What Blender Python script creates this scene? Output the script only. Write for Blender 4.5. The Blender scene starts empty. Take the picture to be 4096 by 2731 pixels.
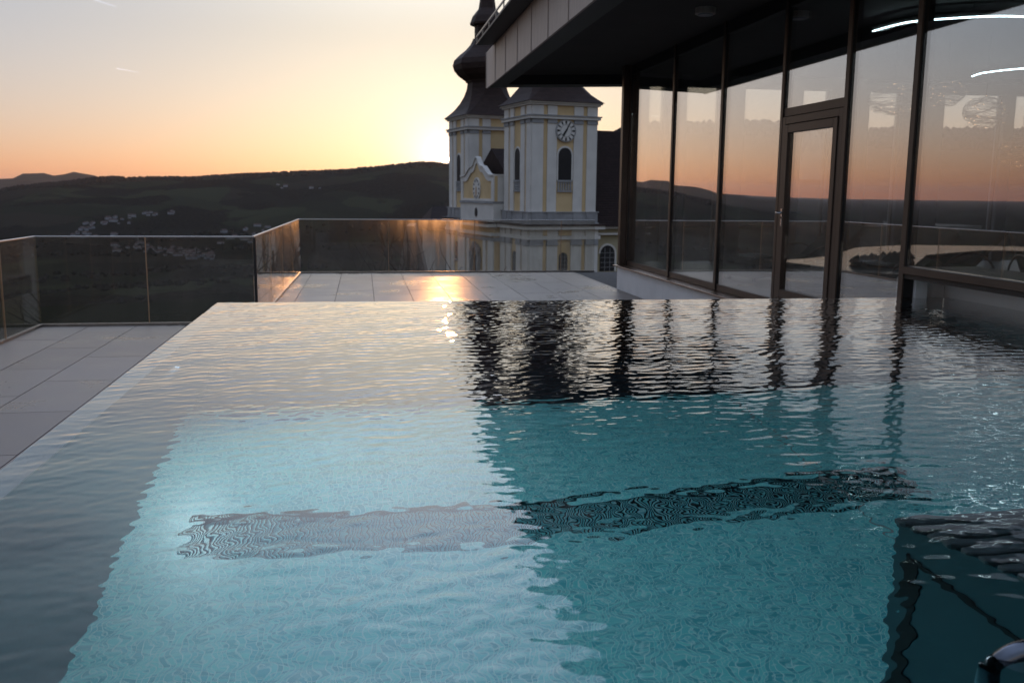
import bpy, bmesh, math, random
import numpy as np
from mathutils import Matrix, Vector

SC = bpy.context.scene
COL = SC.collection
random.seed(7)
RNG = np.random.default_rng(11)
RAD = math.radians

# ---------------------------------------------------------------- camera, sky, sun, exposure
CAM_Z = 1.70
cam_data = bpy.data.cameras.new('camera')
cam = bpy.data.objects.new('camera', cam_data)
COL.objects.link(cam)
SC.camera = cam
yaw, pitch, roll = 0.160318, 0.16092, 0.0090839
fw = Vector((math.sin(yaw) * math.cos(pitch), math.cos(yaw) * math.cos(pitch), -math.sin(pitch)))
rt0 = Vector((math.cos(yaw), -math.sin(yaw), 0))
up0 = rt0.cross(fw)
rt = rt0 * math.cos(roll) + up0 * math.sin(roll)
up = up0 * math.cos(roll) - rt0 * math.sin(roll)
M = Matrix.Identity(4)
for r in range(3):
    M[r][0], M[r][1], M[r][2] = rt[r], up[r], -fw[r]
M[2][3] = CAM_Z
cam.matrix_world = M
cam_data.sensor_width = 36.0
cam_data.lens = 32.36
cam_data.clip_start = 0.05
cam_data.clip_end = 80000
cam_data.dof.use_dof = True
cam_data.dof.focus_distance = 4.2
cam_data.dof.aperture_fstop = 5.6

SUN_AZ, SUN_EL = RAD(4.98), RAD(1.93)
sun_dir = Vector((math.sin(SUN_AZ) * math.cos(SUN_EL), math.cos(SUN_AZ) * math.cos(SUN_EL), math.sin(SUN_EL)))

world = bpy.data.worlds.new('World')
SC.world = world
world.use_nodes = True
wt = world.node_tree
for n in list(wt.nodes):
    wt.nodes.remove(n)


def wn(kind, **kw):
    n = wt.nodes.new(kind)
    for k, v in kw.items():
        setattr(n, k, v)
    return n


def wmath(op, a, b=None, c=None, clamp=False):
    n = wn('ShaderNodeMath', operation=op, use_clamp=clamp)
    for i, v in enumerate((a, b, c)):
        if v is None:
            continue
        if isinstance(v, (int, float)):
            n.inputs[i].default_value = v
        else:
            wt.links.new(v, n.inputs[i])
    return n.outputs[0]


sky = wn('ShaderNodeTexSky', sky_type='NISHITA')
sky.sun_disc = False
sky.sun_elevation = RAD(3.4)
sky.sun_rotation = SUN_AZ
sky.altitude = 400
sky.dust_density = 1.3
wsep = wn('ShaderNodeSeparateColor')
wt.links.new(sky.outputs[0], wsep.inputs[0])
wco = wn('ShaderNodeTexCoord')
wxyz = wn('ShaderNodeSeparateXYZ')
wt.links.new(wco.outputs['Generated'], wxyz.inputs[0])
wdot = wn('ShaderNodeVectorMath', operation='DOT_PRODUCT')
wt.links.new(wco.outputs['Generated'], wdot.inputs[0])
wdot.inputs[1].default_value = sun_dir
ang = wmath('MULTIPLY', wmath('ARCCOSINE', wmath('MINIMUM', wdot.outputs['Value'], 0.9999999)), 57.29578)
elev = wmath('MULTIPLY', wmath('ARCSINE', wxyz.outputs[2]), 57.29578)
near_sun = wmath('EXPONENT', wmath('MULTIPLY', ang, -1 / 7.0))
low = wmath('MULTIPLY', wmath('EXPONENT', wmath('MULTIPLY', wmath('MAXIMUM', elev, 0.0), -1 / 2.6)),
            wmath('SUBTRACT', 1.0, near_sun))
aure = wmath('EXPONENT', wmath('MULTIPLY', ang, -1 / 1.5))
disc = wmath('LESS_THAN', ang, 0.27)
def ramp(src, e0, e1, v0, v1):
    h = wn('ShaderNodeMapRange', interpolation_type='SMOOTHSTEP')
    wt.links.new(src, h.inputs[0])
    for i_, v_ in enumerate((e0, e1, v0, v1)):
        h.inputs[i_ + 1].default_value = v_
    return h.outputs[0]


daz = wmath('MULTIPLY', wmath('SUBTRACT', wmath('ARCTAN2', wxyz.outputs[0], wxyz.outputs[1]), SUN_AZ), 57.29578 / 17.0)
added_glow = wmath('EXPONENT', wmath('MULTIPLY', wmath('MULTIPLY', daz, daz), -1.0))
added_glow = wmath('MULTIPLY', added_glow, wmath('SUBTRACT', ramp(elev, 8.5, 24.0, 0.0, 1.0), ramp(elev, 26.0, 60.0, 0.0, 1.0)))  # added glow in the unseen sky, for the light on the water
chan = []
for i, (g, warm, au, dc, gain, top, ag, cool) in enumerate(((0.40, 0.16, 1.2, 9, 0.735, 2.7, 2.5, 0.90), (0.42, -0.45, 0.82, 6.5, 0.76, 2.75, 2.75, 0.98), (0.38, -0.58, 1.0, 4, 0.87, 2.65, 3.0, 1.0))):
    base = wmath('POWER', wmath('MULTIPLY', wsep.outputs[i], 0.1), g)
    base = wmath('MULTIPLY', base, wmath('MULTIPLY_ADD', low, warm, 1.0))
    base = wmath('MULTIPLY', wmath('MULTIPLY', base, gain), wmath('MULTIPLY_ADD', added_glow, ag, ramp(elev, 24.0, 66.0, 1.0, top)))  # top brightens the unseen high sky to lift light in shade
    base = wmath('MULTIPLY', base, ramp(elev, 3.0, 14.0, 1.0, cool))
    base = wmath('ADD', base, wmath('MULTIPLY', aure, au))
    base = wmath('ADD', base, wmath('MULTIPLY', disc, dc))
    chan.append(base)
wcomb = wn('ShaderNodeCombineColor')
for i in range(3):
    wt.links.new(chan[i], wcomb.inputs[i])
wbg = wn('ShaderNodeBackground')
wbg.inputs[1].default_value = 1.0
wt.links.new(wcomb.outputs[0], wbg.inputs[0])
wout = wn('ShaderNodeOutputWorld')
wt.links.new(wbg.outputs[0], wout.inputs[0])

sun_data = bpy.data.lights.new('sun', 'SUN')
sun_data.energy = 0.6
sun_data.angle = RAD(0.5)
sun_data.color = (1.0, 0.42, 0.14)
sun = bpy.data.objects.new('sun', sun_data)
COL.objects.link(sun)
sun.location = (0, 0, 60)
sun.rotation_euler = (-sun_dir).to_track_quat('-Z', 'Y').to_euler()

SC.view_settings.view_transform = 'Standard'
SC.view_settings.look = 'None'
SC.view_settings.exposure = 0.1
SC.view_settings.gamma = 1.0
SC.view_settings.use_curve_mapping = False
SC.render.engine = 'CYCLES'
cy = SC.cycles
cy.use_denoising = True
cy.max_bounces = 14
cy.transparent_max_bounces = 32
cy.transmission_bounces = 12
cy.glossy_bounces = 6
cy.diffuse_bounces = 3
cy.sample_clamp_indirect = 6.0
cy.caustics_refractive = True
cy.caustics_reflective = True

# ---------------------------------------------------------------- materials


class NT:
    def __init__(self, name):
        self.m = bpy.data.materials.new(name)
        self.m.use_nodes = True
        self.t = self.m.node_tree
        self.p = self.t.nodes['Principled BSDF']
        self.out = self.t.nodes['Material Output']

    def n(self, kind, **kw):
        nd = self.t.nodes.new(kind)
        for k, v in kw.items():
            setattr(nd, k, v)
        return nd

    def l(self, a, b):
        self.t.links.new(a, b)

    def math(self, op, a, b=None, c=None):
        nd = self.n('ShaderNodeMath', operation=op)
        for i, v in enumerate((a, b, c)):
            if v is None:
                continue
            if isinstance(v, (int, float)):
                nd.inputs[i].default_value = v
            else:
                self.l(v, nd.inputs[i])
        return nd.outputs[0]


def mat(name, c1, c2=None, scale=4.0, rough=0.6, metal=0.0, bump=0.0, bscale=None, stretch=None, detail=6, rvar=0.0,
        spec=0.5, coords='Object'):
    k = NT(name)
    p = k.p
    p.inputs['Roughness'].default_value = rough
    p.inputs['Metallic'].default_value = metal
    p.inputs['Specular IOR Level'].default_value = spec
    c2 = c2 or c1
    tc = k.n('ShaderNodeTexCoord')
    mp = k.n('ShaderNodeMapping')
    k.l(tc.outputs[coords], mp.inputs[0])
    if stretch:
        mp.inputs['Scale'].default_value = stretch
    nz = k.n('ShaderNodeTexNoise')
    nz.inputs['Scale'].default_value = scale
    nz.inputs['Detail'].default_value = detail
    k.l(mp.outputs[0], nz.inputs[0])
    rp = k.n('ShaderNodeValToRGB')
    rp.color_ramp.elements[0].position = 0.3
    rp.color_ramp.elements[1].position = 0.7
    rp.color_ramp.elements[0].color = (*c1, 1)
    rp.color_ramp.elements[1].color = (*c2, 1)
    k.l(nz.outputs[0], rp.inputs[0])
    k.l(rp.outputs[0], p.inputs['Base Color'])
    if rvar:
        k.l(k.math('MULTIPLY_ADD', nz.outputs[0], rvar, rough - rvar / 2), p.inputs['Roughness'])
    if bump:
        nb = k.n('ShaderNodeTexNoise')
        nb.inputs['Scale'].default_value = bscale or scale * 8
        nb.inputs['Detail'].default_value = 4
        k.l(mp.outputs[0], nb.inputs[0])
        b = k.n('ShaderNodeBump')
        b.inputs['Strength'].default_value = bump
        b.inputs['Distance'].default_value = 0.01
        k.l(nb.outputs[0], b.inputs['Height'])
        k.l(b.outputs[0], p.inputs['Normal'])
    return k.m


def tile_mat(name, c1, c2, rough=0.45):
    """Stone slab: each slab object gets its own slight tone."""
    k = NT(name)
    k.p.inputs['Specular IOR Level'].default_value = 0.28
    tc = k.n('ShaderNodeTexCoord')
    oi = k.n('ShaderNodeObjectInfo')
    add = k.n('ShaderNodeVectorMath', operation='ADD')
    k.l(tc.outputs['Object'], add.inputs[0])
    sc_ = k.n('ShaderNodeVectorMath', operation='SCALE')
    k.l(oi.outputs['Location'], sc_.inputs[0])
    sc_.inputs['Scale'].default_value = 3.7
    k.l(sc_.outputs[0], add.inputs[1])
    n1 = k.n('ShaderNodeTexNoise')
    n1.inputs['Scale'].default_value = 2.2
    n1.inputs['Detail'].default_value = 8
    k.l(add.outputs[0], n1.inputs[0])
    n2 = k.n('ShaderNodeTexNoise')
    n2.inputs['Scale'].default_value = 160
    n2.inputs['Detail'].default_value = 2
    k.l(add.outputs[0], n2.inputs[0])
    f = k.math('ADD', k.math('MULTIPLY', n1.outputs[0], 0.8), k.math('MULTIPLY', n2.outputs[0], 0.35))
    f = k.math('ADD', f, k.math('MULTIPLY_ADD', oi.outputs['Random'], 0.4, -0.28))
    rp = k.n('ShaderNodeValToRGB')
    rp.color_ramp.elements[0].position = 0.25
    rp.color_ramp.elements[1].position = 0.85
    rp.color_ramp.elements[0].color = (*c1, 1)
    rp.color_ramp.elements[1].color = (*c2, 1)
    k.l(f, rp.inputs[0])
    # splashes and half-dried wet patches running across the slabs
    geo = k.n('ShaderNodeNewGeometry')
    n3 = k.n('ShaderNodeTexNoise')
    n3.inputs['Scale'].default_value = 0.8
    n3.inputs['Detail'].default_value = 6
    n3.inputs['Roughness'].default_value = 0.62
    k.l(geo.outputs['Position'], n3.inputs[0])
    wet = k.n('ShaderNodeMapRange')
    wet.inputs['From Min'].default_value = 0.55
    wet.inputs['From Max'].default_value = 0.60
    k.l(n3.outputs[0], wet.inputs[0])
    wm_ = k.n('ShaderNodeMix', data_type='RGBA', blend_type='MULTIPLY')
    k.l(k.math('MULTIPLY', wet.outputs[0], 0.75), wm_.inputs['Factor'])
    k.l(rp.outputs[0], wm_.inputs['A'])
    wm_.inputs['B'].default_value = (0.66, 0.70, 0.70, 1)
    k.l(wm_.outputs['Result'], k.p.inputs['Base Color'])
    rr_ = k.math('MULTIPLY_ADD', n1.outputs[0], 0.25, rough - 0.12)
    k.l(k.math('SUBTRACT', rr_, k.math('MULTIPLY', wet.outputs[0], 0.10)), k.p.inputs['Roughness'])
    b = k.n('ShaderNodeBump')
    b.inputs['Strength'].default_value = 0.25
    b.inputs['Distance'].default_value = 0.004
    k.l(k.math('ADD', n2.outputs[0], n1.outputs[0]), b.inputs['Height'])
    k.l(b.outputs[0], k.p.inputs['Normal'])
    return k.m


def glass_mat(name, tint, r0, rough=0.0, boost=1.0, smudge=0.0, power=5.0, scatter=0.0):
    """Sheet glass: clear body with a Schlick reflection on either face."""
    k = NT(name)
    k.t.nodes.remove(k.p)
    geo = k.n('ShaderNodeNewGeometry')
    dt = k.n('ShaderNodeVectorMath', operation='DOT_PRODUCT')
    k.l(geo.outputs['Normal'], dt.inputs[0])
    k.l(geo.outputs['Incoming'], dt.inputs[1])
    c = k.math('ABSOLUTE', dt.outputs['Value'])
    f = k.math('POWER', k.math('SUBTRACT', 1.0, c), power)
    f = k.math('MULTIPLY_ADD', f, (1 - r0) * boost, r0)
    tr = k.n('ShaderNodeBsdfTransparent')
    tr.inputs[0].default_value = (*tint, 1)
    gl = k.n('ShaderNodeBsdfGlossy')
    gl.inputs['Roughness'].default_value = rough
    gl.inputs['Color'].default_value = (1, 1, 1, 1)
    mx = k.n('ShaderNodeMixShader')
    k.l(f, mx.inputs[0])
    k.l(tr.outputs[0], mx.inputs[1])
    k.l(gl.outputs[0], mx.inputs[2])
    last = mx.outputs[0]
    if smudge:
        tc = k.n('ShaderNodeTexCoord')
        mp = k.n('ShaderNodeMapping')
        mp.inputs['Scale'].default_value = (1, 1, 0.35)
        k.l(tc.outputs['Object'], mp.inputs[0])
        nz = k.n('ShaderNodeTexNoise')
        nz.inputs['Scale'].default_value = 5
        nz.inputs['Detail'].default_value = 7
        k.l(mp.outputs[0], nz.inputs[0])
        mr = k.n('ShaderNodeMapRange')
        mr.inputs['From Min'].default_value = 0.5
        mr.inputs['From Max'].default_value = 0.8
        mr.inputs['To Min'].default_value = 0.15 * smudge
        mr.inputs['To Max'].default_value = smudge
        k.l(nz.outputs[0], mr.inputs[0])
        df = k.n('ShaderNodeBsdfTranslucent')
        df.inputs[0].default_value = (0.8, 0.75, 0.7, 1)
        m2 = k.n('ShaderNodeMixShader')
        k.l(mr.outputs[0], m2.inputs[0])
        k.l(last, m2.inputs[1])
        k.l(df.outputs[0], m2.inputs[2])
        last = m2.outputs[0]
    if scatter:
        # fine film of dust: glows when one looks through the pane towards the sun
        tc = k.n('ShaderNodeTexCoord')
        mp = k.n('ShaderNodeMapping')
        mp.inputs['Scale'].default_value = (5, 5, 0.8)
        k.l(tc.outputs['Object'], mp.inputs[0])
        nz = k.n('ShaderNodeTexNoise')
        nz.inputs['Scale'].default_value = 1.6
        nz.inputs['Detail'].default_value = 8
        k.l(mp.outputs[0], nz.inputs[0])
        mr = k.n('ShaderNodeMapRange')
        mr.inputs['From Min'].default_value = 0.35
        mr.inputs['From Max'].default_value = 0.75
        mr.inputs['To Min'].default_value = 0.25 * scatter
        mr.inputs['To Max'].default_value = scatter
        k.l(nz.outputs[0], mr.inputs[0])
        rf_ = k.n('ShaderNodeBsdfRefraction')
        rf_.inputs['IOR'].default_value = 1.16
        rf_.inputs['Roughness'].default_value = 0.5
        m3 = k.n('ShaderNodeMixShader')
        k.l(mr.outputs[0], m3.inputs[0])
        k.l(last, m3.inputs[1])
        k.l(rf_.outputs[0], m3.inputs[2])
        last = m3.outputs[0]
    k.l(last, k.out.inputs[0])
    return k.m


def emit_mat(name, col, s):
    k = NT(name)
    k.p.inputs['Base Color'].default_value = (0.8, 0.8, 0.8, 1)
    k.p.inputs['Emission Color'].default_value = (*col, 1)
    k.p.inputs['Emission Strength'].default_value = s
    return k.m


def mosaic_mat(name, ca, cb, grout, size=0.03, plane='XY'):
    k = NT(name)
    tc = k.n('ShaderNodeTexCoord')
    sp = k.n('ShaderNodeSeparateXYZ')
    k.l(tc.outputs['Object'], sp.inputs[0])
    axes = {'XY': (0, 1), 'YZ': (1, 2), 'XZ': (0, 2)}[plane]
    cell = []
    edge = []
    for a in axes:
        s = k.math('DIVIDE', sp.outputs[a], size)
        cell.append(k.math('FLOOR', s))
        fr = k.math('FRACT', s)
        edge.append(k.math('ABSOLUTE', k.math('SUBTRACT', fr, 0.5)))
    cb_ = k.n('ShaderNodeCombineXYZ')
    k.l(cell[0], cb_.inputs[0])
    k.l(cell[1], cb_.inputs[1])
    wnz = k.n('ShaderNodeTexWhiteNoise', noise_dimensions='2D')
    k.l(cb_.outputs[0], wnz.inputs['Vector'])
    rp = k.n('ShaderNodeValToRGB')
    e = rp.color_ramp.elements
    e[0].color = (*cb, 1)
    e[1].color = (*ca, 1)
    for pos, cc in ((0.2, [x * 0.8 for x in cb]), (0.55, [(x + y) / 2 for x, y in zip(ca, cb)])):
        el = e.new(pos)
        el.color = (*cc, 1)
    k.l(wnz.outputs['Value'], rp.inputs[0])
    g = k.math('GREATER_THAN', k.math('MAXIMUM', edge[0], edge[1]), 0.435)
    mx = k.n('ShaderNodeMix', data_type='RGBA')
    k.l(g, mx.inputs['Factor'])
    k.l(rp.outputs[0], mx.inputs['A'])
    mx.inputs['B'].default_value = (*grout, 1)
    k.l(mx.outputs['Result'], k.p.inputs['Base Color'])
    k.p.inputs['Roughness'].default_value = 0.35
    b = k.n('ShaderNodeBump')
    b.invert = True
    b.inputs['Strength'].default_value = 0.4
    b.inputs['Distance'].default_value = 0.002
    k.l(g, b.inputs['Height'])
    k.l(b.outputs[0], k.p.inputs['Normal'])
    return k.m


MT = {}
MT['slab'] = tile_mat('grey stone slab', (0.195, 0.158, 0.138), (0.285, 0.236, 0.208), 0.36)
MT['joint'] = mat('dark joint bed', (0.05, 0.045, 0.045), (0.08, 0.075, 0.07), 8, 0.9)
MT['bronze'] = mat('bronze anodised aluminium', (0.068, 0.046, 0.034), (0.084, 0.058, 0.043), 3, 0.42, 0.25, 0.05, 200, rvar=0.1)
MT['black'] = mat('black sheet metal', (0.012, 0.011, 0.011), (0.018, 0.016, 0.016), 3, 0.5, 0.0)
MT['soffit'] = mat('dark soffit board', (0.026, 0.021, 0.018), (0.034, 0.028, 0.024), 1.5, 0.75, 0, 0.1, 60)
MT['fascia'] = mat('weathered zinc fascia', (0.33, 0.26, 0.22), (0.52, 0.43, 0.375), 7, 0.55, 0.0, 0.12, 3, stretch=(1, 7, 0.35), rvar=0.15)
MT['white'] = mat('white render', (0.72, 0.69, 0.67), (0.80, 0.77, 0.75), 2.5, 0.8, 0, 0.12, 90)
MT['copper'] = mat('brown sill metal', (0.20, 0.125, 0.085), (0.26, 0.16, 0.11), 5, 0.35, 0.7, rvar=0.15)
MT['steel_dark'] = mat('wet dark steel', (0.10, 0.11, 0.13), (0.16, 0.17, 0.20), 20, 0.22, 1.0, rvar=0.1)
MT['steel'] = mat('brushed steel', (0.55, 0.55, 0.56), (0.66, 0.66, 0.67), 20, 0.24, 1.0, rvar=0.1, stretch=(1, 1, 20))
MT['rail'] = mat('satin rail metal', (0.22, 0.20, 0.18), (0.30, 0.27, 0.25), 6, 0.35, 0.9, rvar=0.1)
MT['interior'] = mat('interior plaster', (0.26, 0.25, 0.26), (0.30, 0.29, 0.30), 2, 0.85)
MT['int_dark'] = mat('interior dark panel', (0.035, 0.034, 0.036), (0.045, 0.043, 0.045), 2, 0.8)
MT['int_floor'] = mat('interior floor', (0.20, 0.19, 0.18), (0.27, 0.25, 0.24), 3, 0.4)
MT['fabric'] = mat('charcoal woven fabric', (0.13, 0.14, 0.135), (0.18, 0.19, 0.185), 40, 0.9, 0, 0.4, 300)
MT['wire'] = mat('grey lamp wire', (0.16, 0.15, 0.14), (0.22, 0.20, 0.18), 30, 0.4, 0.6)
MT['cloth'] = mat('white towel cloth', (0.6, 0.6, 0.6), (0.75, 0.75, 0.74), 30, 0.95, 0, 0.5, 120)
MT['led'] = emit_mat('cold white light strip', (0.70, 0.92, 1.0), 8.0)
MT['amber'] = emit_mat('amber fairy light', (1.0, 0.55, 0.25), 3.0)
MT['pool_led'] = emit_mat('lit pool lamp lens', (0.72, 0.84, 1.0), 0.9)
MT['facade_glass'] = glass_mat('solar control glass', (0.95, 0.965, 0.955), 0.18, boost=1.0, power=1.9)
MT['rail_glass'] = glass_mat('balustrade glass', (0.93, 0.92, 0.89), 0.035, boost=0.8, smudge=0.012, scatter=0.15)
MT['win_glass'] = glass_mat('window glass', (0.92, 0.93, 0.92), 0.04)
MT['mosaic'] = mosaic_mat('turquoise mosaic', (0.24, 0.82, 0.77), (0.13, 0.64, 0.68), (0.62, 0.94, 0.90), 0.024)
MT['mosaic_dark'] = mosaic_mat('dark mosaic', (0.07, 0.22, 0.23), (0.035, 0.13, 0.15), (0.12, 0.27, 0.27), 0.024)
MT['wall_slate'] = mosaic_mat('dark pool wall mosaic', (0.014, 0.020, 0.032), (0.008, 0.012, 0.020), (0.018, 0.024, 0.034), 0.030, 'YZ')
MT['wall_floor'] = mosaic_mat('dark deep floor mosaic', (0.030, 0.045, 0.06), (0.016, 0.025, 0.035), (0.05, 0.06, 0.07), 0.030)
MT['slatm'] = mat('grey lounger slat', (0.10, 0.105, 0.11), (0.15, 0.155, 0.16), 14, 0.5, stretch=(0.2, 4, 4))
MT['railcap'] = mat('satin steel rail cap', (0.42, 0.40, 0.38), (0.52, 0.50, 0.48), 20, 0.38, 1.0, rvar=0.1)
MT['rim'] = mat('pool rim stone', (0.30, 0.285, 0.27), (0.42, 0.40, 0.38), 6, 0.5, 0, 0.2, 80)
MT['pool_panel'] = mat('smooth blue green panel', (0.018, 0.065, 0.085), (0.026, 0.085, 0.105), 2, 0.5)
MT['pool_groove'] = mat('black groove', (0.004, 0.006, 0.008), None, 2, 0.8)

# water: refracting body with the mirror part from the Fresnel law
kw = NT('pool water')
kw.t.nodes.remove(kw.p)
gb = kw.n('ShaderNodeBsdfRefraction')
gb.inputs['Roughness'].default_value = 0.0
gb.inputs['IOR'].default_value = 1.333
gb.inputs['Color'].default_value = (0.88, 0.985, 0.965, 1)
gs = kw.n('ShaderNodeBsdfGlossy')
gs.inputs['Roughness'].default_value = 0.0
fr = kw.n('ShaderNodeFresnel')
fr.inputs['IOR'].default_value = 1.333
wm = kw.n('ShaderNodeMixShader')
mirror = kw.math('ADD', kw.math('MULTIPLY', fr.outputs[0], 1.1), kw.math('MULTIPLY', kw.math('MULTIPLY', fr.outputs[0], fr.outputs[0]), 2.1))
kw.l(kw.math('MINIMUM', mirror, 1.0), wm.inputs[0])
kw.l(gb.outputs[0], wm.inputs[1])
kw.l(gs.outputs[0], wm.inputs[2])
kw.l(wm.outputs[0], kw.out.inputs[0])
MT['water'] = kw.m

# church
MT['ch_white'] = mat('white lime plaster', (0.585, 0.55, 0.505), (0.695, 0.655, 0.60), 0.7, 0.85, 0, 0.1, 6)
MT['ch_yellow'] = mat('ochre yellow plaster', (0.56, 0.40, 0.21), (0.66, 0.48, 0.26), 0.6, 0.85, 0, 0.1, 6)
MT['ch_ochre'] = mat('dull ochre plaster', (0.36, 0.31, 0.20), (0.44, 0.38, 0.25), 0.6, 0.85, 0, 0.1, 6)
MT['ch_grey'] = mat('grey stone trim', (0.24, 0.235, 0.235), (0.34, 0.335, 0.335), 1.2, 0.85)
MT['ch_roof'] = mat('dark roof copper and slate', (0.030, 0.018, 0.015), (0.050, 0.030, 0.025), 1.5, 0.68, 0, 0.3, 14, stretch=(1, 1, 3), spec=0.2)
MT['ch_tile'] = mat('dark brown roof tiles', (0.022, 0.014, 0.013), (0.034, 0.021, 0.019), 2.0, 0.8, spec=0.15)
MT['ch_dark'] = mat('dark opening', (0.012, 0.010, 0.010), (0.018, 0.015, 0.015), 2, 0.7)
MT['ch_gold'] = mat('dull gilding', (0.5, 0.35, 0.12), None, 2, 0.35, 0.9)
MT['ch_black'] = mat('black clock hands', (0.01, 0.01, 0.01), None, 2, 0.6)
MT['house_wall'] = mat('pale house plaster', (0.16, 0.16, 0.17), (0.26, 0.26, 0.27), 0.2, 0.9)
MT['house_roof'] = mat('dark house roof', (0.06, 0.035, 0.03), (0.09, 0.05, 0.04), 0.3, 0.8)
MT['bark'] = mat('dark bark', (0.03, 0.022, 0.017), (0.05, 0.037, 0.028), 9, 0.9)
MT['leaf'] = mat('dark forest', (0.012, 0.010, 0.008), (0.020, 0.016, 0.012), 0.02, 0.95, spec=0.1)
kc = NT('ice vapour trail')
kc.t.nodes.remove(kc.p)
ct, cl, ca = kc.n('ShaderNodeBsdfTransparent'), kc.n('ShaderNodeBsdfTranslucent'), kc.n('ShaderNodeAddShader')
cl.inputs[0].default_value = (0.2, 0.24, 0.3, 1)
kc.l(ct.outputs[0], ca.inputs[0])
kc.l(cl.outputs[0], ca.inputs[1])
kc.l(ca.outputs[0], kc.out.inputs[0])
MT['contrail'] = kc.m
MT['ch_greyd'] = mat('dark grey render', (0.10, 0.085, 0.075), (0.19, 0.165, 0.145), 0.9, 0.9)
MT['pale'] = mat('pale stone cladding', (0.42, 0.40, 0.37), (0.52, 0.50, 0.46), 0.6, 0.85)

# ---------------------------------------------------------------- mesh helpers


class MB:
    def __init__(self):
        self.v = []
        self.f = []
        self.mi = []
        self.m = 0

    def face(self, pts):
        s = len(self.v)
        self.v += [tuple(p) for p in pts]
        self.f.append(tuple(range(s, s + len(pts))))
        self.mi.append(self.m)

    def add(self, vs, fs):
        s = len(self.v)
        self.v += [tuple(p) for p in vs]
        for f in fs:
            self.f.append(tuple(s + i for i in f))
            self.mi.append(self.m)
        return self

    def box(self, x0, x1, y0, y1, z0, z1):
        vs = [(x0, y0, z0), (x1, y0, z0), (x1, y1, z0), (x0, y1, z0), (x0, y0, z1), (x1, y0, z1), (x1, y1, z1), (x0, y1, z1)]
        return self.add(vs, [(0, 3, 2, 1), (4, 5, 6, 7), (0, 1, 5, 4), (1, 2, 6, 5), (2, 3, 7, 6), (3, 0, 4, 7)])

    def prism(self, poly, z0, z1):
        """Upright prism over a counter-clockwise polygon of (x, y)."""
        n = len(poly)
        vs = [(x, y, z0) for x, y in poly] + [(x, y, z1) for x, y in poly]
        fs = [tuple(reversed(range(n))), tuple(range(n, 2 * n))]
        fs += [(i, (i + 1) % n, n + (i + 1) % n, n + i) for i in range(n)]
        return self.add(vs, fs)

    def extrude(self, poly3, d):
        """Planar polygon (list of 3d points) pushed along vector d."""
        n = len(poly3)
        vs = [Vector(p) for p in poly3] + [Vector(p) + Vector(d) for p in poly3]
        fs = [tuple(range(n)), tuple(reversed(range(n, 2 * n)))]
        fs += [((i + 1) % n, i, n + i, n + (i + 1) % n) for i in range(n)]
        return self.add(vs, fs)

    def tube(self, pts, r, seg=8, closed=False, radii=None):
        pts = [Vector(p) for p in pts]
        n = len(pts)
        rings = []
        ref = Vector((0, 0, 1))
        for i, p in enumerate(pts):
            a = pts[(i - 1) % n] if (closed or i > 0) else p
            b = pts[(i + 1) % n] if (closed or i < n - 1) else p
            t = (b - a)
            if t.length < 1e-9:
                t = Vector((0, 0, 1))
            t.normalize()
            rr = ref if abs(t.dot(ref)) < 0.95 else Vector((1, 0, 0))
            s = t.cross(rr).normalized()
            q = s.cross(t)
            rad = radii[i] if radii else r
            rings.append([p + (s * math.cos(2 * math.pi * k / seg) + q * math.sin(2 * math.pi * k / seg)) * rad for k in range(seg)])
        vs = [v for ring in rings for v in ring]
        fs = []
        for i in range(n if closed else n - 1):
            j = (i + 1) % n
            for k in range(seg):
                k2 = (k + 1) % seg
                fs.append((i * seg + k, j * seg + k, j * seg + k2, i * seg + k2))
        if not closed:
            fs.append(tuple(range(seg)))
            fs.append(tuple(reversed(range((n - 1) * seg, n * seg))))
        return self.add(vs, fs)

    def rings(self, rings, cap=True):
        n = len(rings[0])
        vs = [v for r in rings for v in r]
        fs = []
        for i in range(len(rings) - 1):
            for k in range(n):
                k2 = (k + 1) % n
                fs.append((i * n + k, i * n + k2, (i + 1) * n + k2, (i + 1) * n + k))
        if cap:
            fs.append(tuple(reversed(range(n))))
            fs.append(tuple(range((len(rings) - 1) * n, len(rings) * n)))
        return self.add(vs, fs)

    def mesh(self, name, mats, smooth=False, bevel=0.0):
        me = bpy.data.meshes.new(name)
        me.from_pydata(self.v, [], self.f)
        if not isinstance(mats, (list, tuple)):
            mats = [mats]
        for m in mats:
            me.materials.append(m)
        me.polygons.foreach_set('material_index', self.mi)
        if bevel:
            bm = bmesh.new()
            bm.from_mesh(me)
            bmesh.ops.remove_doubles(bm, verts=bm.verts, dist=1e-5)
            bmesh.ops.bevel(bm, geom=list(bm.edges), offset=bevel, segments=1, affect='EDGES', profile=0.5)
            bm.to_mesh(me)
            bm.free()
        if smooth:
            me.polygons.foreach_set('use_smooth', [True] * len(me.polygons))
        me.update()
        return me


def link(name, data, parent=None, loc=None):
    o = bpy.data.objects.new(name, data)
    COL.objects.link(o)
    if parent is not None:
        o.parent = parent
    if loc is not None:
        o.location = loc
    return o


def tag(o, label, cat, group=None):
    o['label'] = label
    o['category'] = cat
    if group:
        o['group'] = group
    return o


def thing(name, label, cat, loc=(0, 0, 0), rz=0.0, group=None):
    o = link(name, None)
    o.empty_display_size = 0.2
    o.location = loc
    o.rotation_euler = (0, 0, rz)
    return tag(o, label, cat, group)


def struct(o, kind='structure'):
    o['kind'] = kind
    return o


def box(name, m, parent, x0, x1, y0, y1, z0, z1, bevel=0.0):
    return link(name, MB().box(x0, x1, y0, y1, z0, z1).mesh(name, m, bevel=bevel), parent)


# ---------------------------------------------------------------- terrain
def sstep(a, b, x):
    t = np.clip((x - a) / (b - a), 0, 1)
    return t * t * (3 - 2 * t)


_ph = RNG.uniform(0, 6.28, (40, 2))


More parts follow.
